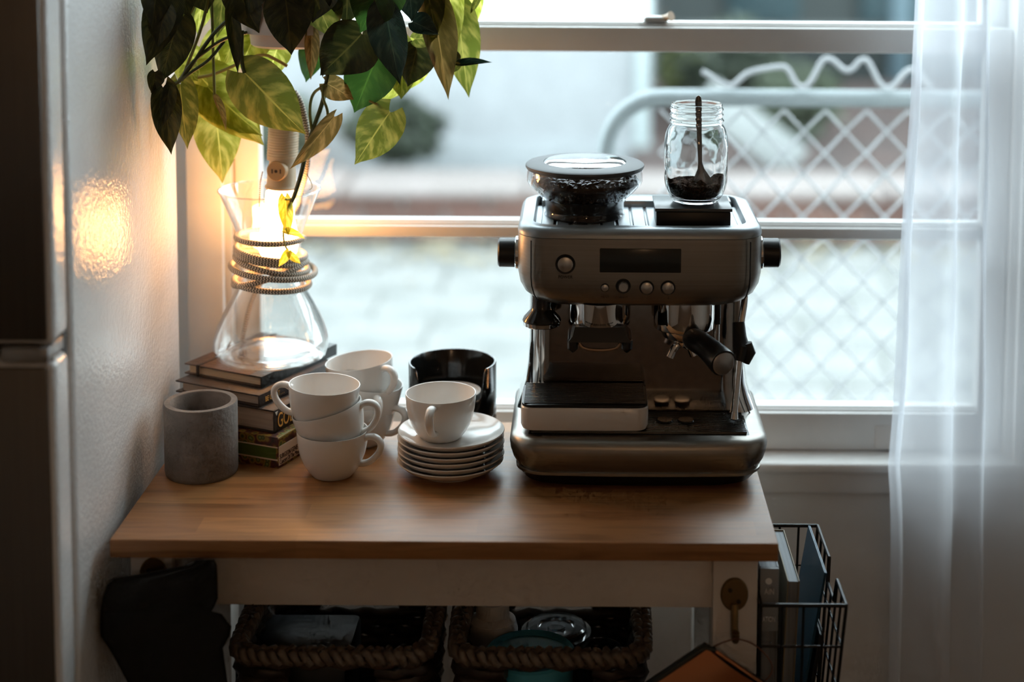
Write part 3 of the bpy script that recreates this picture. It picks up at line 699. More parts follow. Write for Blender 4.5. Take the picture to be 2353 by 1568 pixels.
cup('white cup in the middle of the rear stack, mostly hidden', xat(836, Yd), Yd, .9270, -70, 8, 0)
cup('white cup tipped on top of the rear stack beside the books', xat(836, Yd), Yd, .9560, -38, -6, 0)
# saucers
sau_prof = [(0,.002),(.036,.002),(.0375,0),(.041,0),(.042,.003),(.053,.006),(.062,.0108),(.0675,.0158),(.0690,.0172),(.0685,.0186),(.0670,.0182),(.060,.0130),(.050,.0088),(.036,.0068),(.030,.0052),(0,.005)]
SAU_ME = G().lathe(sau_prof, 80).mesh('saucer', PORCELAIN, 50)
sx_, sy_ = xat(1036, 2.005), 2.005
names = ['bottom white saucer of the stack', 'second white saucer from the bottom of the stack', 'third white saucer from the bottom of the stack', 'third white saucer from the top of the stack', 'second white saucer from the top of the stack', 'top white saucer directly under the single cup']
for k in range(6):
    o = obj('saucer', SAU_ME, None); o.location = (sx_+random.uniform(-.0008,.0008), sy_+random.uniform(-.0008,.0008), .9+k*.0074)
    tag(o, names[k], 'saucer', 'stacked white saucers')
cup('single white cup with handle in front, standing on the stacked saucers', xat(1013, 2.012), 2.012, .9+5*.0074+.0055, -98)

# ================================================================== BLACK CADDY
cx_, cy_ = xat(1040, 2.125), 2.125
t = thing('cup_caddy', 'black glossy cylindrical holder with a cut-out front', 'holder', (cx_, cy_, .9))
def caddy():
    n = 96; ro, ri = .0600, .0565; bm = bmesh.new(); rows = 26; hz = .108
    def top(a):  # a: angle from front (-y)
        d = abs((a+PI) % (2*PI)-PI); s = min(1, max(0, (d-R(42))/R(13))); s = s*s*(3-2*s); return .067+(hz-.067)*s
    vs = []; fs = []
    for i in range(n):
        a = 2*PI*i/n; zt2 = top(a); dx, dy = math.sin(a), -math.cos(a)
        vs += [(ro*dx, ro*dy, 0), (ro*dx, ro*dy, zt2-.0015), ((ro-.0008)*dx, (ro-.0008)*dy, zt2), ((ri+.0008)*dx, (ri+.0008)*dy, zt2), (ri*dx, ri*dy, zt2-.0015), (ri*dx, ri*dy, .003), (0, 0, .003)]
    for i in range(n):
        j = (i+1) % n
        for k in range(6): fs.append((i*7+k, j*7+k, j*7+k+1, i*7+k+1))
    return G().add(vs, fs)
obj('shell', caddy(), BLACK_GLOSS, t)
t2 = thing('cup_stack', 'pale round cup bottom up inside the black holder', 'cup', (cx_, cy_, .903))
PALE = M('pale_lid', (.62,.66,.68), .4)
obj('body', G().lathe([(.046,0),(.048,.001),(.048,.004),(.046,.006),(.039,.062)], 48), PALE, t2)
obj('base_disc', G().lathe([(.0393,.0615),(.0388,.064),(.036,.064),(.035,.0615),(0,.0615)], 48), PALE, t2)

# ================================================================== GLASS FLASK
FY = 2.150; fxc = xat(622, FY, 700); fz = 1.0042
fk = thing('glass_flask', 'hourglass shaped clear glass coffee flask on the books', 'flask', (fxc, FY, fz))
def zpx(y): return at(622, y, FY).z-fz
zr = zpx(436); zn = zpx(585)
rows = [(820,.0745),(790,.0797),(768,.0775),(735,.0700),(703,.0605),(675,.0510),(652,.0450),(615,.0415),(580,.0408),(550,.0425),(532,.0448),(436,.0690)]
out = [(0,.003),(.045,.0025),(.060,0),(.064,.001),(.0655,.004),(.0660,.008)]+[(r_, zpx(y_)) for y_, r_ in rows]+[(.0696,zr+.0006),(.0688,zr+.0018)]
inn = [(r_-.0017, zpx(y_)) for y_, r_ in rows[::-1]]+[(.062,.011),(.045,.006),(0,.0055)]
def sm(p):
    q = smoothpts([Vector((a, b, 0)) for a, b in p], 1); return [(v.x, v.y) for v in q]
obj('glass_body', G().lathe(sm(out+inn), 72), FLASK, fk, smooth=60)
obj('rim_bead', G().tube([(.0690*math.cos(2*PI*i/64), .0690*math.sin(2*PI*i/64), zr+.0004) for i in range(64)], .0014, 8, closed=True), thin_glass('flask_rim', (.93,.93,.92), 1.5, .05, 1.3, .10), fk)
obj('fill_mark', G().lathe([(0,.002),(.0028,.0018),(.004,0)], 16).xf(Matrix.Translation((0,-.0795,.047)) @ FACE_FRONT), FLASK, fk)

# ================================================================== LAMP
lp = thing('bulb_lamp', 'glowing bulb lamp in a beige socket with black and white cord', 'lamp', (fxc, FY, fz+.15))
a0 = at(636, 640, FY); a1 = at(655, 235, FY); axis = (a1-a0).normalized()
rotm = Vector((0,0,1)).rotation_difference(axis).to_matrix().to_4x4()
def along(y): return a0+(a1-a0)*((640-y)/(640-235))
ml = lambda y: Matrix.Translation(along(y)) @ rotm
IV = M('ivory_bakelite', (.72,.55,.36), .38)
d = lambda ya, yb: (along(yb)-along(ya)).length
h1 = d(368, 245)
prof = [(0,0),(.0175,0),(.0208,.001),(.0208,.004)]
for k in range(17): z = .006+k*(h1-.012)/17; prof += [(.0206,z),(.0213,z+.0012),(.0206,z+.0024)]
prof += [(.0205,h1-.002),(.019,h1),(0,h1)]
so = obj('socket', G().lathe(prof, 48).xf(ml(368)), IV, lp, world=True, smooth=50)
h2 = d(432, 366)
ad = obj('outlet_adapter', G().lathe([(.0165,0),(.0218,.0005),(.0222,.003),(.0205,.0048),(.0198,.006),(.0195,h2*.45),(.0180,h2*.8),(.0165,h2+.003)], 48).xf(ml(432)), IV, lp, world=True)
fc = along(386)+Vector((-.0035,-.0215,-.0))
mface = Matrix.Translation(fc) @ Matrix.Rotation(R(-10), 4, 'Z') @ Matrix.Rotation(R(90), 4, 'X')
obj('outlet_face', G().lathe([(0,.0015),(.0128,.0015),(.0138,0),(.0138,-.011)], 36).xf(mface), M('outlet_tan', (.55,.33,.14), .4), ad, world=True)
SLOT = M('slot_dark', (.03,.015,.01), .7)
for sx2 in (-.0055, .0062): obj('outlet_slot', G().box(sx2-.0008, sx2+.0008, -.0030, .0030, .0012, .0019).xf(mface), SLOT, ad, world=True)
obj('outlet_slot', G().lathe([(0,.0019),(.0022,.0019),(.0022,.001)], 14).xf(mface), SLOT, ad, world=True)
# bulb: glass envelope that glows
BULB = M('glowing_bulb', (1,.8,.55), .4, emit=(1.0,.45,.145), estr=55)
L_ = .105
bp_ = [(.0001,-L_),(.010,-L_+.002),(.0195,-L_+.008),(.0255,-L_+.018),(.0275,-L_+.030),(.0262,-L_+.042),(.0225,-L_+.055),(.0200,-L_+.066),(.0190,-.030),(.0205,-.018),(.0200,-.004),(.0150,0)]
obj('bulb', G().lathe(bp_, 40).xf(ml(434)), BULB, lp, world=True)
# pull chain
ch = [at(603,396,FY-.022), at(598,420,FY-.022), at(597,450,FY-.022), at(596,474,FY-.022)]
for k in range(20):
    f = k/19*3; i = min(int(f), 2); p = ch[i].lerp(ch[i+1], f-i)
    if k == 0: cm_ = G().lathe([(0,-.0011),(.0008,-.0008),(.0011,0),(.0008,.0008),(0,.0011)], 10).mesh('chain_bead', BRASS)
    o = obj('chain_bead', cm_, None, lp, world=True); o.matrix_basis = Matrix.Translation(p)
def cord_mat():
    m, nt, b, out_ = _nt('chevron_cord'); L = nt.links
    uv = N(nt, 'ShaderNodeTexCoord'); sp = N(nt, 'ShaderNodeSeparateXYZ'); L.new(uv.outputs['UV'], sp.inputs[0])
    pp = N(nt, 'ShaderNodeMath', operation='PINGPONG'); pp.inputs[1].default_value = .5
    mv = N(nt, 'ShaderNodeMath', operation='MULTIPLY'); mv.inputs[1].default_value = 6; L.new(sp.outputs[1], mv.inputs[0]); L.new(mv.outputs[0], pp.inputs[0])
    mu = N(nt, 'ShaderNodeMath', operation='MULTIPLY'); mu.inputs[1].default_value = 260; L.new(sp.outputs[0], mu.inputs[0])
    ad_ = N(nt, 'ShaderNodeMath', operation='ADD'); L.new(pp.outputs[0], ad_.inputs[0]); L.new(mu.outputs[0], ad_.inputs[1])
    fr_ = N(nt, 'ShaderNodeMath', operation='FRACT'); L.new(ad_.outputs[0], fr_.inputs[0])
    gt = N(nt, 'ShaderNodeMath', operation='GREATER_THAN'); gt.inputs[1].default_value = .5; L.new(fr_.outputs[0], gt.inputs[0])
    mx = N(nt, 'ShaderNodeMix', data_type='RGBA'); mx.inputs['A'].default_value = (.70,.60,.48,1); mx.inputs['B'].default_value = (.015,.014,.014,1)
    L.new(gt.outputs[0], mx.inputs['Factor']); L.new(mx.outputs['Result'], b.inputs['Base Color']); b.inputs['Roughness'].default_value = .75
    return m
CORD = cord_mat()
cp = [along(245)+axis*.0, along(225), at(672,205,FY+.0), at(690,232,FY+.005), at(700,268,FY+.008), at(708,310,FY+.012), at(708,350,FY+.02), at(703,400,FY+.03), at(690,440,FY+.042), at(680,480,FY+.052)]
C = Vector((fxc, FY, 0))
loops = [  # z rows (photo y at left, right), radius, x offset
    (541, 547, .0455, 0), (566, 590, .0470, .001), (574, 600, .0475, .001), (585, 622, .0495, .002), (606, 628, .0575, .004), (650, 600, .0500, .0), (640, 655, .0515, .002)]
for k, (yl, yr, rad, ox) in enumerate(loops):
    for s_ in range(24):
        a = PI/2+2*PI*s_/24; q = s_/24
        nx = loops[min(k+1, len(loops)-1)]
        yl2 = yl+(nx[0]-yl)*max(0, q-.75)*4*.5; yr2 = yr+(nx[1]-yr)*max(0, q-.75)*4*.5
        rd = rad+(nx[2]-rad)*max(0, q-.8)*5*.6
        xx = math.cos(a); yrow = (yl2+yr2)/2+(yr2-yl2)/2*xx+5*math.sin(a*1-PI)*0
        z = at(622, yrow, FY).z-.010*(-math.sin(a))*.0
        cp.append(Vector((fxc+ox+rd*xx, FY+rd*math.sin(a), z)))
obj('cord', G().tube(smoothpts(cp, 1), .0041, 12), CORD, lp, world=True, smooth=60)
tail = [at(606,640,FY+.043), at(590,665,FY+.045), at(575,700,FY+.055), at(564,745,FY+.062), at(556,785,FY+.066)]
obj('cord_tail', G().tube(smoothpts(tail, 2), .0034, 10), CORD, lp, world=True, smooth=60)

# ================================================================== HANGING PLANT
def leaf_mat(name, dark, light, trans, amt, rough=.32):
    m, nt, b, out = _nt(name); L = nt.links
    tc = N(nt, 'ShaderNodeTexCoord'); oi = N(nt, 'ShaderNodeObjectInfo')
    sp = N(nt, 'ShaderNodeSeparateXYZ'); L.new(tc.outputs['UV'], sp.inputs[0])
    # variegation streaks running outward from the midrib
    ab = N(nt, 'ShaderNodeMath', operation='SUBTRACT'); ab.inputs[1].default_value = .5; L.new(sp.outputs[0], ab.inputs[0])
    av = N(nt, 'ShaderNodeMath', operation='ABSOLUTE'); L.new(ab.outputs[0], av.inputs[0])
    sl = N(nt, 'ShaderNodeMath', operation='MULTIPLY_ADD'); sl.inputs[1].default_value = -.55; L.new(av.outputs[0], sl.inputs[0]); L.new(sp.outputs[1], sl.inputs[2])
    cx = N(nt, 'ShaderNodeCombineXYZ'); m1 = N(nt, 'ShaderNodeMath', operation='MULTIPLY'); m1.inputs[1].default_value = 3.2; L.new(sp.outputs[0], m1.inputs[0])
    m2 = N(nt, 'ShaderNodeMath', operation='MULTIPLY'); m2.inputs[1].default_value = 8; L.new(sl.outputs[0], m2.inputs[0])
    m3 = N(nt, 'ShaderNodeMath', operation='MULTIPLY'); m3.inputs[1].default_value = 40; L.new(oi.outputs['Random'], m3.inputs[0])
    L.new(m1.outputs[0], cx.inputs[0]); L.new(m2.outputs[0], cx.inputs[1]); L.new(m3.outputs[0], cx.inputs[2])
    n = N(nt, 'ShaderNodeTexNoise'); n.inputs['Scale'].default_value = 1; n.inputs['Detail'].default_value = 4; L.new(cx.outputs[0], n.inputs['Vector'])
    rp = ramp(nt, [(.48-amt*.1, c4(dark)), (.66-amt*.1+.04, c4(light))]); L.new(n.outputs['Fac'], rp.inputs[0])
    # pale midrib
    mr = N(nt, 'ShaderNodeMath', operation='LESS_THAN'); mr.inputs[1].default_value = .016; L.new(av.outputs[0], mr.inputs[0])
    mx = N(nt, 'ShaderNodeMix', data_type='RGBA'); L.new(mr.outputs[0], mx.inputs['Factor']); L.new(rp.outputs[0], mx.inputs['A']); mx.inputs['B'].default_value = c4(tuple(x*1.2 for x in light))
    L.new(mx.outputs['Result'], b.inputs['Base Color']); b.inputs['Roughness'].default_value = rough
    bw = N(nt, 'ShaderNodeTexWave'); bw.inputs['Scale'].default_value = 1.6; bw.inputs['Distortion'].default_value = 1.0; L.new(cx.outputs[0], bw.inputs['Vector']); bw.bands_direction = 'Y'
    bp = N(nt, 'ShaderNodeBump'); bp.inputs['Strength'].default_value = .18; bp.inputs['Distance'].default_value = .004; L.new(bw.outputs['Fac'], bp.inputs['Height']); L.new(bp.outputs[0], b.inputs['Normal'])
    tl = N(nt, 'ShaderNodeBsdfTranslucent'); hsv = N(nt, 'ShaderNodeHueSaturation'); hsv.inputs['Value'].default_value = 2.2; L.new(mx.outputs['Result'], hsv.inputs['Color']); L.new(hsv.outputs[0], tl.inputs[0])
    ms = N(nt, 'ShaderNodeMixShader'); ms.inputs[0].default_value = trans; L.new(b.outputs[0], ms.inputs[1]); L.new(tl.outputs[0], ms.inputs[2]); L.new(ms.outputs[0], out.inputs[0])
    return m
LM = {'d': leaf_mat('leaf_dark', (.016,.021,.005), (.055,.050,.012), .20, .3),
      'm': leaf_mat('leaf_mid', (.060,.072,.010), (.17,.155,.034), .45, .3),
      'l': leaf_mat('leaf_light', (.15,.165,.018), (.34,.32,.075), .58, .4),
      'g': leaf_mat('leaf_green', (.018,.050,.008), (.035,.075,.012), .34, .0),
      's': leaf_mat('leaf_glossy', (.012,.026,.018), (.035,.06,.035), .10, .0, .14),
      'b': leaf_mat('leaf_dry_or_lit', (.085,.060,.016), (.20,.13,.045), .35, .3, .5)}  # dry brown; the one orange-lit leaf has that light put into this colour
WTAB = [(0,.30),(.05,.62),(.10,.80),(.18,.95),(.28,1.0),(.40,.97),(.52,.87),(.64,.70),(.74,.52),(.83,.32),(.90,.16),(.95,.075),(1,0)]
def leaf_mesh(fold, curl, wave, twist, cord):
    nu, nv = 10, 20
    def fn(u, v):
        s = u*2-1
        w = 0
        for (a, wa), (b_, wb_) in zip(WTAB, WTAB[1:]):
            if v <= b_+1e-9: w = wa+(wb_-wa)*(v-a)/(b_-a); break
        x = s*w
        y = v - cord*(abs(s)**1.5)*(1-v)**4
        z = fold*(abs(s)**1.3)*w - curl*v*v + wave*math.sin(v*11+s*2.5)*abs(s)*w + .05*math.sin(v*PI)
        a = twist*v; x, z = x*math.cos(a)-z*math.sin(a), x*math.sin(a)+z*math.cos(a)
        x += .10*math.sin(v*2.6)*v*(1 if twist > 0 else -1)
        return (x, y, z)
    return G().grid(fn, nu, nv)
SHAPES = [(.28,.16,.07,.30,.16),(.42,.30,.09,-.45,.17),(.18,.36,.08,.5,.15),(-.26,.20,.07,-.35,.17),(.65,.20,.06,.35,.12),(1.5,.25,.05,.4,.06)]
LCACHE = {}
VX = random.Random(11)
PLX, PLY = at(672, 60, 2.10).x, 2.105
plant = thing('hanging_pothos', 'hanging pothos plant with variegated heart leaves in a pale pot', 'plant', (PLX, PLY, at(672,113,2.06).z))
def leaf(bx_, by_, tx_, ty_, hw, Y, mat, shape=None, dY=0, tilt=None):
    B = at(bx_, by_, Y); T = at(tx_, ty_, Y+dY)
    k = shape if shape is not None else VX.randrange(4)
    key = (k, mat)
    if key not in LCACHE: LCACHE[key] = leaf_mesh(*SHAPES[k]).mesh('leaf', LM[mat], 60)
    ax_ = T-B; L_ = ax_.length; ax_.normalize()
    toc = (CAM-B).normalized(); tl_ = R(tilt if tilt is not None else VX.uniform(-22, 22))
    side = ax_.cross(toc); side.normalize(); nr = side.cross(ax_); nr.normalize()
    side2 = side*math.cos(tl_)+nr*math.sin(tl_); nr2 = side2.cross(ax_)
    wd = hw*PX(Y)*1.05
    o = obj('leaf', LCACHE[key], None, plant)
    m = Matrix.Identity(4)
    for r_ in range(3): m[r_][0] = side2[r_]*wd; m[r_][1] = ax_[r_]*L_; m[r_][2] = nr2[r_]*min(wd, L_)*.9; m[r_][3] = B[r_]
    o.matrix_local = Matrix.Translation(-plant.location) @ m
    return o
# pot
POTM = M('pale_pot', (.74,.62,.54), .45)
rb = 97*PX(2.1); zb_ = 0
obj('pot', G().lathe([(0,.004),(rb*.90,.004),(rb*.93,0),(rb,.003),(rb*1.02,.012),(rb*1.35,.135),(rb*1.40,.137),(rb*1.40,.15),(rb*1.30,.15),(rb*1.28,.02),(0,.02)], 56), POTM, plant)
obj('soil', G().lathe([(0,.135),(rb*.9,.132),(rb*1.28,.128)], 32), M('potting_soil', (.03,.02,.014), .95), plant)
for k in range(3):
    a = 2*PI*k/3+.5; obj('hanger_wire', G().tube([(rb*1.36*math.cos(a), rb*1.36*math.sin(a), .145),(0,0,.62)], .0012, 5), WIRE, plant)
obj('hanger_hook', G().tube([(0,0,.62),(0,0,2.5-plant.location.z-.001)], .0022, 6), WIRE, plant)
STEM = M('green_stem', (.16,.17,.03), .45); DSTEM = M('dark_stem', (.05,.065,.015), .45); YSTEM = M('yellow_stem', (.38,.30,.07), .45)
def stem(pts, r, mat=STEM, Y=2.08):
    P = [at(p[0], p[1], p[2] if len(p) > 2 else Y) for p in pts]
    obj('stem', G().tube(smoothpts(P, 2), r, 7), mat, plant, world=True)
# vines and petioles
stem([(770,20,2.06),(765,90,2.05),(752,180,2.06),(742,235,2.07),(722,290,2.07),(703,345,2.07),(694,395,2.07),(676,452,2.075),(662,480,2.085)], .0030, DSTEM)
stem([(662,478,2.085),(655,500,2.09),(650,540,2.09),(655,565,2.09),(664,580,2.09)], .0014, YSTEM)
stem([(716,297,2.07),(711,250,2.07),(718,215,2.07),(738,200,2.06),(752,196,2.06)], .0020)
stem([(742,195,2.06),(741,225,2.06),(752,250,2.06),(754,272,2.06)], .0020)
stem([(676,452,2.075),(665,460,2.08),(655,458,2.08)], .0014, YSTEM)
stem([(560,20,2.05),(505,60,2.05),(470,105,2.05),(445,145,2.05),(412,185,2.06)], .0026, DSTEM)
stem([(590,70,2.06),(520,85,2.05),(470,118,2.05),(435,150,2.05),(412,188,2.06)], .0024, DSTEM)
stem([(515,95,2.06),(480,140,2.05),(440,165,2.05),(408,190,2.06),(390,200,2.06)], .0022, DSTEM)
stem([(482,-30,2.05),(470,40,2.05),(450,100,2.05),(430,150,2.06),(418,186,2.06)], .0022)
stem([(486,-20,2.07),(488,60,2.07),(490,140,2.07),(493,218,2.08)], .0020)
stem([(454,-10,2.06),(440,30,2.06),(420,45,2.06)], .0020)
stem([(455,178,2.10),(490,172,2.10),(540,150,2.10),(602,121,2.09),(640,140,2.08),(660,152,2.08)], .0022, YSTEM)
stem([(556,70,2.05),(555,110,2.05),(556,150,2.05),(562,168,2.05)], .0026, DSTEM)
stem([(848,232,2.07),(870,240,2.07),(888,250,2.07),(896,262,2.07)], .0018, YSTEM)
stem([(1008,90,2.10),(1024,112,2.10),(1040,135,2.10),(1056,148,2.10)], .0020, YSTEM)
stem([(720,330,2.06),(712,345,2.06),(697,338,2.06),(693,350,2.06)], .0006, YSTEM)
stem([(705,400,2.07),(716,420,2.07),(718,432,2.07),(711,436,2.07)], .0005, YSTEM)
# leaves: base, tip, half width (photo px), depth, material, shape
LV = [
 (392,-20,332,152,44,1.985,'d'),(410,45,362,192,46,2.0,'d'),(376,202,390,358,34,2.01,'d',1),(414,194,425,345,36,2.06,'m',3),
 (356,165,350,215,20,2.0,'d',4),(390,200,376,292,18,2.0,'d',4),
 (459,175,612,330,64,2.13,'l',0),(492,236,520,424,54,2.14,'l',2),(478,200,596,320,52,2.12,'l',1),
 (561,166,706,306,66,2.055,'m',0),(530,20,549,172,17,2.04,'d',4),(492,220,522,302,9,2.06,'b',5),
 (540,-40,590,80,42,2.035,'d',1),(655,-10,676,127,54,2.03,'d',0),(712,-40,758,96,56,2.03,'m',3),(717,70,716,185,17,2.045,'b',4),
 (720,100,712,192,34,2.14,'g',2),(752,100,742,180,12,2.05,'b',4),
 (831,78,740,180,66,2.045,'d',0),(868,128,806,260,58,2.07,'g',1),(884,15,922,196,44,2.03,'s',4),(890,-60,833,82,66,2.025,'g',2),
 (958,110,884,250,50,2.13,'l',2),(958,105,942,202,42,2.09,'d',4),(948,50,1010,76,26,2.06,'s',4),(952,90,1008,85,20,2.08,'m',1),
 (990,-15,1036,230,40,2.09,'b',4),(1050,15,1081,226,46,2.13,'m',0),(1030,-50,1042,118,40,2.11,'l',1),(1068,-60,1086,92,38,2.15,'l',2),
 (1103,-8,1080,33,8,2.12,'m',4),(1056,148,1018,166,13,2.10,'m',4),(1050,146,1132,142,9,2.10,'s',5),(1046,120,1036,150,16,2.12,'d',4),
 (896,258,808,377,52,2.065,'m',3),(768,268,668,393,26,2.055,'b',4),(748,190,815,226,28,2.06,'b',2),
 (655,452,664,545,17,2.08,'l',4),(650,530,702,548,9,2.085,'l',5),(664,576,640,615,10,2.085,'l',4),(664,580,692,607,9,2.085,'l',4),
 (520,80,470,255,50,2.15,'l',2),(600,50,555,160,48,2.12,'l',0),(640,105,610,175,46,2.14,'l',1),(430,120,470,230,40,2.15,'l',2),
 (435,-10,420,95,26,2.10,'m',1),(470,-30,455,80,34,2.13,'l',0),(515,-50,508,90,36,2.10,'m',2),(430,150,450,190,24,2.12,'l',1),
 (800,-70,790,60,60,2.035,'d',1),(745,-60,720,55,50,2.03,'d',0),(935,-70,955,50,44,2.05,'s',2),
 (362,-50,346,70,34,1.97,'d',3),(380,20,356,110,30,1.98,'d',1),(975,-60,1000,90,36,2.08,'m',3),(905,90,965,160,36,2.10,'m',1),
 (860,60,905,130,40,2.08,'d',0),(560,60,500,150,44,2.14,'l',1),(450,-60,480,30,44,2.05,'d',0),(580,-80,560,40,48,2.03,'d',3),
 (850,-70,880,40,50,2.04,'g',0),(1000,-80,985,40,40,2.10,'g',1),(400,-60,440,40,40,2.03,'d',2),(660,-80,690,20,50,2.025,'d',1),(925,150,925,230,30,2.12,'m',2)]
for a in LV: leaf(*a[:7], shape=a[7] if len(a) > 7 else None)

# ================================================================== ESPRESSO MACHINE
MX, MYc, MZ = .0740, 2.055, .900
em = thing('espresso_machine', 'stainless steel espresso machine with built-in grinder on the table', 'espresso machine', (MX, MYc, MZ))
def mp(name, g, mat, parent=None, smooth=35): return obj(name, g, mat, parent or em, smooth=smooth)
def lx_(x): return x-MX
def ly_(y): return y-MYc
def loc(px, py, Y): p = at(px, py, Y); return Vector((p.x-MX, p.y-MYc, p.z-MZ))
# base (plan centre cy, half depth)
def base_ring(hx, y0, y1, z, r=.035, bow=.006): return rrect(hx, (y1-y0)/2, r, 0, (y0+y1)/2, z, 8, bow)
F0 = -.112; BK = .118
mp('foot', G().loft([base_ring(.132,F0+.020,BK,0.0), base_ring(.146,F0+.010,BK,.006), base_ring(.1535,F0+.003,BK,.0175)]), BLACK)
mp('base_trim', G().loft([base_ring(.1535,F0+.003,BK,.0175), base_ring(.1560,F0+.001,BK,.019), base_ring(.1565,F0+.001,BK,.0225), base_ring(.1550,F0+.003,BK,.0240)]), STEEL)
mp('base_shell', G().loft([base_ring(.1550,F0+.003,BK,.0240), base_ring(.1600,F0-.001,BK,.034), base_ring(.1635,F0-.003,BK,.046), base_ring(.1645,F0-.003,BK,.054), base_ring(.1635,F0-.001,BK,.0600), base_ring(.1600,F0+.003,BK,.0640), base_ring(.1550,F0+.008,BK,.0660)]), STEEL)
# rear column with flared skirt
rings = []
for z, hx, y0, r in ((.060,.1605,-.016,.030),(.070,.1575,-.012,.030),(.082,.1530,-.009,.030),(.100,.1480,-.008,.030),(.125,.1448,-.008,.030),(.160,.1430,-.008,.030),(.245,.1430,-.008,.030)):
    rings.append(rrect(hx, (BK-y0)/2, r, 0, (BK+y0)/2, z, 8))
mp('side_housing', G().loft(rings), CHROME)
# polished splash panel, wraps a little
def splash(u, v):
    z = .064+v*.178; s = (u-.5)*2
    hw = .1330+.010*max(0, (.10-z)/.04)**1.5*.6
    x = s*hw; fl = max(0, (.080-z)/.02); y = -.0125-.003*fl**2
    e = max(0, abs(s)-.86)/.14; y += .020*e*e*(-1 if False else 1)*.6
    return (x, y, z)
mp('splash_panel', G().grid(splash, 40, 24), MIRROR, smooth=60)
for s in (-1, 1):
    mp('side_seam', G().tube([(s*(.1385+.013*max(0,(.105-z)/.045)**1.5), -.0085-.006*max(0,(.105-z)/.045)**2, z) for z in (.064,.07,.08,.09,.105,.13,.17,.24)], .0011, 6), BLACK)
# drip tray
dt = mp('drip_tray', G().box(-.142, .142, -.098, -.020, .0575, .0665, .003), BLACK_GLOSS)
for k in range(15):
    mp('grate_bar', G().box(-.137, .137, -.0945+k*.0051, -.0922+k*.0051, .0660, .0700, .0006, 1), M('dark_grate', (.10,.105,.105), .22, .9), dt)
for x in (.035, .062): mp('tray_indicator', G().lathe([(0,0),(.010,0),(.011,.0012),(.010,.003),(0,.003)], 28, (x,-.055,.0690)), BLACK_GLOSS, dt)
# head
def hd(hx, y0, z, r, bow=.004): return rrect(hx, (BK-.004-y0)/2, r, 0, (BK-.004+y0)/2, z, 8, bow)
mp('front_panel', G().loft([hd(.108,-.050,.2285,.03), hd(.122,-.080,.2300,.032), hd(.134,-.0905,.2350,.034), hd(.146,-.0955,.2445,.036), hd(.1525,-.0975,.2560,.038), hd(.1552,-.0980,.2700,.038), hd(.1558,-.0980,.3000,.038), hd(.1550,-.0975,.3185,.038)]), STEEL)
for s in (-1, 1): mp('panel_seam', G().tube([(s*.1375,-.0990+.0006,z) for z in (.316,.29,.27)]+[(s*.1365,-.0985,.258),(s*.1335,-.0955,.246),(s*.1290,-.0905,.2375)], .0009, 5), BLACK)
mp('top_rim', G().loft([hd(.1553,-.0978,.3192,.038), hd(.1556,-.0975,.3225,.038), hd(.1540,-.0955,.3275,.037), hd(.1505,-.0915,.3312,.034), hd(.1440,-.0850,.3325,.030), hd(.1360,-.0770,.3322,.024), hd(.1335,-.0750,.3225,.022)], cap1=False), GREY_PLASTIC)
cw = mp('cup_warmer', G().box(-.134, .134, -.0755, .075, .3180, .3232), GREY_PLASTIC)
for k in range(13):
    x = -.118+k*.0197
    mp('rib', G().box(x-.0085, x+.0085, -.0752, .060, .3230, .3262, .0012, 1), GREY_PLASTIC, cw)
mp('tank_lid', G().box(-.128, .128, .066, .108, .3185, .3335, .002), M('pale_grey_lid', (.45,.50,.52), .3, .4))
# display and controls
zf = -.1018
def fz_(px, py): p = at(px, py, 1.955); return p.x-MX, p.z-MZ
x0, z1 = fz_(1378, 570); x1, z0 = fz_(1565, 627)
mp('display', G().box(x0, x1, zf-.0008, zf+.004, z0, z1, .0014), LCD)
def button(name, px, py, r, ri, proud, ringc=BLACK):
    x, z = fz_(px, py); m = Matrix.Translation((x, zf, z)) @ FACE_FRONT
    b = mp(name, G().lathe([(0,proud),(ri*.85,proud),(ri,proud*.75),(ri,-.003)], 32).xf(m), M('spun_metal', (.55,.55,.54), .3, 1))
    if ringc: mp('button_ring', G().lathe([(ri+.0001,.0006),(r,.0009),(r+.0004,0),(r+.0004,-.003)], 32).xf(m), ringc, b)
button('power_button', 1299, 607, .0122, .0095, .0022)
button('menu_button', 1390, 661, .0050, .0044, .0014)
button('select_dial', 1432, 657, .0092, .0064, .0075)
button('one_cup_button', 1486, 661, .0090, .0073, .002)
button('two_cup_button', 1535, 661, .0090, .0073, .002)
INK = M('panel_ink', (.03,.028,.025), .6)
for s_, px, py, sz in (('POWER',1299,639,.0052),('MENU',1390,683,.0036),('SELECT',1432,684,.0036),('1',1486,686,.0040),('2',1535,686,.0040)):
    x, z = fz_(px, py); text('lettering', s_, sz, INK, em, Matrix.Translation((x, zf-.0004, z)) @ FACE_FRONT)
# side knobs
for s, p in ((-1, (1166, 580)), (1, (1778, 581))):
    q = loc(p[0], p[1], 2.02)
    k_ = mp('side_knob', G().lathe([(0,.0225),(.0165,.0225),(.0188,.0205),(.0190,.001),(.0175,0)], 40).xf(Matrix.Translation((s*.1595, q.y, q.z)) @ Matrix.Rotation(R(90*s), 4, 'Y')), BLACK)
    mp('knob_collar', G().lathe([(.0215,0),(.0215,.004),(.0195,.0055),(.0,.0055)], 40).xf(Matrix.Translation((s*.1548, q.y, q.z)) @ Matrix.Rotation(R(90*s), 4, 'Y')), CHROME, k_)
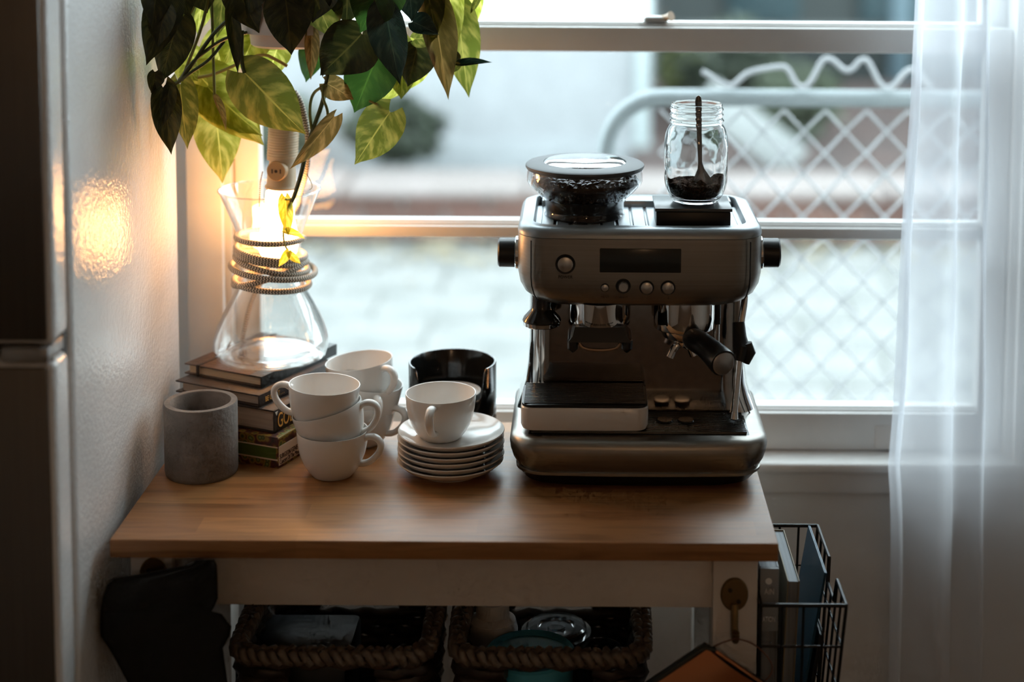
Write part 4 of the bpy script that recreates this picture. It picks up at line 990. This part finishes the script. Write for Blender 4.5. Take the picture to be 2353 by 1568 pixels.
# bean hopper
hp_ = loc(1344, 376, 2.06); hx_, hy_ = hp_.x, hp_.y; zl = hp_.z
hop = mp('bean_hopper', G().lathe([(.0530,.3260),(.0535,.3275),(.0530,.3300),(.0515,.3330),(.0525,.3465),(.0540,.3480),(.0545,.3495),(.0740,.3690),(.0758,.3735),(.0762,zl-.006),(.0745,zl-.006),(.0740,.3740),(.0722,.3705),(.0530,.3505)], 64, (hx_,hy_,0)), HOPPER, smooth=50)
mp('hopper_collar', G().lathe([(.0505,.3262),(.0500,.3470),(.0515,.3500),(.0,.3500)], 48, (hx_,hy_,0)), M('dark_collar', (.03,.028,.026), .3), hop)
hl = mp('hopper_lid', G().lathe([(.0540,zl+.0015),(.0545,zl+.0030),(.0755,zl+.0012),(.0777,zl-.0005),(.0780,zl-.0030),(.0765,zl-.0055),(.0720,zl-.0055),(.0715,zl-.0080),(.0690,zl-.0080),(.0690,zl-.0040),(.0540,zl-.0020),(.0540,zl+.0015)], 72, (hx_,hy_,0)), M('matte_grey_lid', (.075,.080,.085), .5), hop)
mp('lid_window', G().lathe([(.0542,zl+.0022),(.0500,zl+.0052),(.0300,zl+.0070),(0,zl+.0074)], 56, (hx_,hy_,0)), thin_glass('lid_window_plastic', (.92,.94,.96), 1.5, .04, 1.6, .06), hl)
# grinder outlet and cradle
gc = loc(1378, 728, 2.0)
go = mp('grinder_outlet', G().lathe([(.0,.232),(.0395,.232),(.0395,gc.z+.0035),(.0388,gc.z-.0035),(.030,gc.z-.004)], 48, (gc.x,gc.y,0)), CHROME)
text('lettering', 'AUTO STOP: PUSH ONCE   MANUAL', .0030, INK, go, Matrix.Translation((gc.x-.002, gc.y-.0402, gc.z-.001)) @ FACE_FRONT)
zc = gc.z-.0035; zb2 = loc(1380, 793, 1.985).z
def crad(z, hx, y0, y1): return [(gc.x-hx, gc.y+y0, z), (gc.x+hx, gc.y+y0, z), (gc.x+hx, gc.y+y1, z), (gc.x-hx, gc.y+y1, z)]
g = G().loft([crad(zc, .0315, -.036, .02), crad(zc-.012, .0345, -.037, .02), crad(zb2+.010, .0400, -.038, .02)])
mp('grind_cradle', g, BLACK)
for s in (-1, 1): mp('cradle_fork', G().tube([(gc.x+s*.0345, gc.y-.030, zb2+.011), (gc.x+s*.0345, gc.y-.031, zb2+.002), (gc.x+s*.031, gc.y-.031, zb2-.002)], [.0075,.0072,.005], 10).tube([(gc.x+s*.0345, gc.y-.030, zb2+.008), (gc.x+s*.0345, gc.y+.02, zb2+.008)], .0065, 8), BLACK)
mp('cradle_lip', G().tube(smoothpts([Vector((gc.x+a*.026, gc.y-.034+b, zb2+c)) for a, b, c in ((-1,0,.008),(-.8,-.001,.001),(0,-.002,-.001),(.8,-.001,.001),(1,0,.008))], 2), .0022, 8), M('worn_metal', (.30,.22,.16), .4, .8))
# tamper docked at the side
tc_ = loc(1245, 738, 2.0)
tm = mp('tamper', G().lathe([(.0,.236),(.0130,.236),(.0130,tc_.z+.0200),(.0150,tc_.z+.0150),(.0235,tc_.z+.0055),(.0250,tc_.z+.0020),(.0245,tc_.z+.0010)], 40, (tc_.x,tc_.y,0)), BLACK_GLOSS)
mp('tamper_foot', G().lathe([(.0245,tc_.z+.0008),(.0240,tc_.z-.0040),(.0225,tc_.z-.0052),(0,tc_.z-.0052)], 40, (tc_.x,tc_.y,0)), CHROME, tm)
# group head and portafilter
gh = loc(1572, 733, 2.015)
mp('group_head', G().lathe([(.0,.232),(.0400,.232),(.0400,gh.z+.0045),(.0395,gh.z-.0085),(.0385,gh.z-.0100),(.0,gh.z-.0100)], 56, (gh.x,gh.y,0)), CHROME)
pfz = gh.z-.010
pf = mp('portafilter', G().lathe([(.0,pfz),(.0310,pfz),(.0305,pfz-.005),(.0275,pfz-.012),(.0200,pfz-.0165),(.0,pfz-.018)], 48, (gh.x,gh.y,0)), CHROME)
mp('spout', G().tube([(gh.x-.002,gh.y,pfz-.014),(gh.x-.003,gh.y,pfz-.022),(gh.x-.003,gh.y,pfz-.026)], [.0085,.0075,.006], 14).tube(smoothpts([Vector((gh.x-.003,gh.y,pfz-.022)), Vector((gh.x-.012,gh.y-.002,pfz-.026)), Vector((gh.x-.018,gh.y-.003,pfz-.040))], 2), .0052, 12).tube(smoothpts([Vector((gh.x-.002,gh.y,pfz-.022)), Vector((gh.x+.008,gh.y-.002,pfz-.026)), Vector((gh.x+.013,gh.y-.003,pfz-.038))], 2), .0052, 12), CHROME, pf)
hs_ = Vector((gh.x+.004, gh.y-.026, pfz-.006)); he = loc(1662, 835, 1.905)
hv = (he-hs_)
def hpnt(t): return hs_+hv*t+Vector((0,0,.004*math.sin(PI*t)))
ts = [0,.06,.15,.3,.45,.6,.75,.88,.96,1.0]; rs = [.0085,.0115,.0140,.0150,.0148,.0150,.0160,.0170,.0174,.0170]
hn = mp('handle', G().tube([hpnt(t) for t in ts], rs, 28), BLACK, pf, smooth=50)
hq = Vector((0,0,1)).rotation_difference(hv.normalized()).to_matrix().to_4x4()
mp('handle_cap', G().lathe([(.0148,0),(.0150,.0012),(.0135,.0022),(0,.0026)], 36).xf(Matrix.Translation(hpnt(1.0)) @ hq), M('satin_cap', (.42,.41,.40), .35, 1), hn)
# hot water spout
hw0 = loc(1648, 720, 2.03)
mp('hot_water_spout', G().tube([(hw0.x,hw0.y,.235),(hw0.x,hw0.y,hw0.z-.014)], .0048, 14), BLACK)
mp('hot_water_tip', G().tube([(hw0.x,hw0.y,hw0.z-.012),(hw0.x,hw0.y,hw0.z-.040)], .0036, 14), CHROME)
# steam wand
w0 = loc(1712, 690, 2.02); w1 = loc(1700, 760, 2.01); w2 = loc(1702, 800, 1.995); w3 = loc(1697, 850, 1.99); w4 = loc(1686, 962, 1.985)
sw = mp('steam_wand', G().tube(smoothpts([w0+Vector((0,.01,.01)), w0, w1, w2], 2), .0045, 14).tube([w2, w3, w4], .0042, 14), CHROME)
mp('wand_tip', G().tube([w3.lerp(w4,.86), w4, w4+(w4-w3)*.03], [.0046,.0056,.004], 14), CHROME, sw)
mp('wand_grip', G().tube([w1+Vector((-.002,-.002,.012)), w1.lerp(w2,.35)+Vector((-.001,-.002,0)), w2+Vector((.001,-.002,0)), w3+Vector((.0,-.002,.012))], [.0078,.0092,.0115,.0075], 18).tube([w2+Vector((.008,-.004,.008)), w2+Vector((.011,-.004,-.004)), w2+Vector((.006,-.004,-.018))], [.0060,.0082,.0055], 14), BLACK, sw)

# ------------------------------------------------------------------ things on the machine
zt2 = MZ+.0702
wx0 = at(1196, 990, 1.955).x; wx1 = at(1490, 990, 1.955).x
wbx = thing('white_tray_box', 'white rounded box with black ribbed lid on the drip tray', 'box', ((wx0+wx1)/2, 1.998, zt2))
hxw = (wx1-wx0)/2
WB = M('white_plastic_box', (.74,.69,.64), .18)
wr = lambda hx, hy, z, r=.014: rrect(hx, hy, r, 0, 0, z, 6)
mp_ = lambda n, g, m: obj(n, g, m, wbx)
mp_('body', G().loft([wr(hxw-.005,.040,.0), wr(hxw-.002,.0425,.002), wr(hxw,.0435,.007), wr(hxw,.0435,.0295), wr(hxw-.001,.0425,.0310)]), WB)
lidm = mp_('lid', G().loft([wr(hxw-.002,.0420,.0312), wr(hxw-.001,.0430,.0320), wr(hxw-.001,.0430,.0345), wr(hxw-.003,.0415,.0355)]), BLACK)
for k in range(15): obj('lid_rib', G().box(-hxw+.004, hxw-.004, -.039+k*.0054, -.0362+k*.0054, .0353, .0368, .0004, 1), BLACK, lidm)
# scale below the jar
sx0 = at(1505, 500, 1.985).x; sx1 = at(1683, 500, 1.985).x; zsc = MZ+.3264
scl = thing('coffee_scale', 'black square scale with flat top plate under the glass jar', 'scale', ((sx0+sx1)/2, 2.026, zsc))
hsx = (sx1-sx0)/2
obj('body', G().box(-hsx+.002, hsx-.002, -.039, .039, 0, .0205, .0015), BLACK, scl)
obj('top_plate', G().box(-hsx, hsx, -.041, .041, .0212, .0255, .0008), M('scale_plate', (.085,.093,.096), .28), scl)
obj('plate_mount', G().box(-hsx+.006, hsx-.006, -.035, .035, .0203, .0214), BLACK, scl)
# mason jar
jz = zsc+.0257; jx = at(1599, 400, 2.03).x
jar = thing('mason_jar', 'clear glass screw-top jar holding ground coffee and a spoon', 'jar', (jx, 2.03, jz))
jo = [(0,.003),(.020,.002),(.026,0),(.0295,.001),(.0315,.004),(.036,.011),(.0400,.022),(.0413,.034),(.0415,.072),(.0405,.086),(.0372,.096),(.0338,.101),(.0335,.1035),(.0352,.1050),(.0356,.1065),(.0338,.1085),(.0334,.1120),(.0346,.1130),(.0346,.1145),(.0334,.1155),(.0334,.1190),(.0346,.1200),(.0346,.1215),(.0334,.1225),(.0332,.1270),(.0325,.1285)]
ji = [(.0308,.1280),(.0306,.110),(.0308,.100),(.034,.095),(.0375,.085),(.0387,.072),(.0385,.034),(.0372,.023),(.0335,.012),(.029,.0065),(.020,.005),(0,.0048)]
obj('glass_body', G().lathe(sm(jo+ji), 64), JARGLASS, jar, smooth=60)
# ground coffee
def mound(u, v):
    a = 2*PI*u; r = v; h = .026+.004*math.sin(a*2+1)*r+.003*math.sin(a*5)*r+.0035*math.sin(r*9)*math.cos(a)+random.uniform(-.0009,.0009)*(1 if v < .98 and u not in (0,1) else 0)
    R_ = .0372*r
    return (R_*math.cos(a), R_*math.sin(a), h)
random.seed(3)
side = [(.0,.0056),(.020,.0060),(.0285,.0080),(.0330,.0128),(.0368,.0235),(.0372,.0260)]
gm = G().lathe(side, 48)
gm.grid(mound, 48, 14)
cg = obj('ground_coffee', gm, M('ground_coffee', (.07,.032,.015), .95, col2=(.22,.085,.038), vscale=320, bump=.8, bscale=600), smooth=40)
cg.location = (jx, 2.03, jz); tag(cg, 'dark ground coffee heaped in the bottom of the glass jar', 'coffee', kind='stuff')
# spoon
spn = thing('metal_spoon', 'dark metal spoon standing in the glass jar', 'spoon', (jx+.004, 2.03, jz+.02))
st = at(1603, 222, 2.03); sb = at(1615, 425, 2.028)
tipz = jz+.010; SPM = M('spoon_steel', (.16,.15,.14), .25, 1)
def flat(pts, ws, th):
    g_ = G(); rings_ = []
    for p, w in zip(pts, ws): rings_.append([p+Vector((w*math.cos(2*PI*k/10), th*math.sin(2*PI*k/10)*1.0, 0)) for k in range(10)])
    return g_.loft(rings_)
H1 = at(1605, 225, 2.030); H2 = at(1606, 290, 2.029); H3 = at(1609, 372, 2.028)
obj('handle', flat([H1+Vector((0,0,.003)), H1+Vector((0,0,.0015)), H1-Vector((0,0,.004)), H1.lerp(H2,.5), H2, H3], [.0012,.0030,.0042,.0042,.0036,.0026], .0011), SPM, spn, world=True)
B0 = H3; B1 = at(1613, 405, 2.027); B2 = at(1617, 425, 2.026); B3 = at(1622, 445, 2.025); B4 = at(1624, 455, 2.025)
obj('bowl', flat([B0, B0.lerp(B1,.5), B1, B2, B3, B4], [.0026,.0045,.0095,.0135,.0140,.0105], .0016), SPM, spn, world=True)

# coffee beans
BEAN = M('roasted_bean', (.040,.026,.018), .22, col2=(.065,.044,.032), vscale=300)
def bean_geo(nu=8, nv=5):
    g_ = G(); vs = []; fs = []
    for j in range(nv+1):
        t_ = PI*j/nv
        for i in range(nu):
            a = 2*PI*i/nu; x = math.cos(t_)*.0056; y = math.sin(t_)*math.cos(a)*.0040; z = math.sin(t_)*math.sin(a)*.0030
            if z < 0: z *= .45
            vs.append((x, y, z))
    for j in range(nv):
        for i in range(nu): fs.append((j*nu+i, j*nu+(i+1) % nu, (j+1)*nu+(i+1) % nu, (j+1)*nu+i))
    return g_.add(vs, fs)
BME = bean_geo(10, 6).mesh('coffee_bean', BEAN, 70)
hxw_, hyw_ = MX+hx_, MYc+hy_
rb_ = random.Random(4); placed = []
def surf(x, y): return MZ+.3785+.006*math.exp(-((x+.01)**2+(y-.02)**2)/.0012)+.003*math.sin(x*60)-.004*(x/.07)
tries = 0
while len(placed) < 150 and tries < 9000:
    tries += 1; r_ = .0640*math.sqrt(rb_.random()); a = rb_.uniform(0, 2*PI); x, y = r_*math.cos(a), r_*math.sin(a)
    if all((x-q[0])**2+(y-q[1])**2 > .0072**2 for q in placed):
        placed.append((x, y)); o = obj('coffee_bean', BME, None)
        o.location = (hxw_+x, hyw_+y, surf(x, y)+rb_.uniform(-.001,.0015)); o.rotation_euler = (rb_.uniform(-.5,.5)+(PI if rb_.random() < .3 else 0), rb_.uniform(-.5,.5), rb_.uniform(0,6.3))
        tag(o, 'dark roasted coffee bean on the surface inside the clear hopper', 'coffee bean', 'coffee beans in the hopper')
gfill = G().lathe([(0,.3515),(.0515,.3515),(.0690,.3690),(.0695,.3755),(0,.3765)], 48, (hxw_,hyw_,MZ))
bb = bean_geo(6, 4)
for k in range(330):
    z = rb_.uniform(.3535,.3765); rr_ = min(.0515+(z-.3505)*.92, .069)-.0012; a = rb_.uniform(0, 2*PI)
    m = Matrix.Translation((hxw_+rr_*math.cos(a), hyw_+rr_*math.sin(a), MZ+z)) @ Euler((rb_.uniform(0,6),rb_.uniform(0,6),rb_.uniform(0,6))).to_matrix().to_4x4() @ Matrix.Diagonal((.7,.7,.7,1))
    gfill.add([m @ Vector(v) for v in bb.v], bb.f)
tag(obj('coffee_bean_fill', gfill, BEAN, smooth=70), 'packed dark coffee beans filling the cone of the clear hopper', 'coffee beans', kind='stuff')
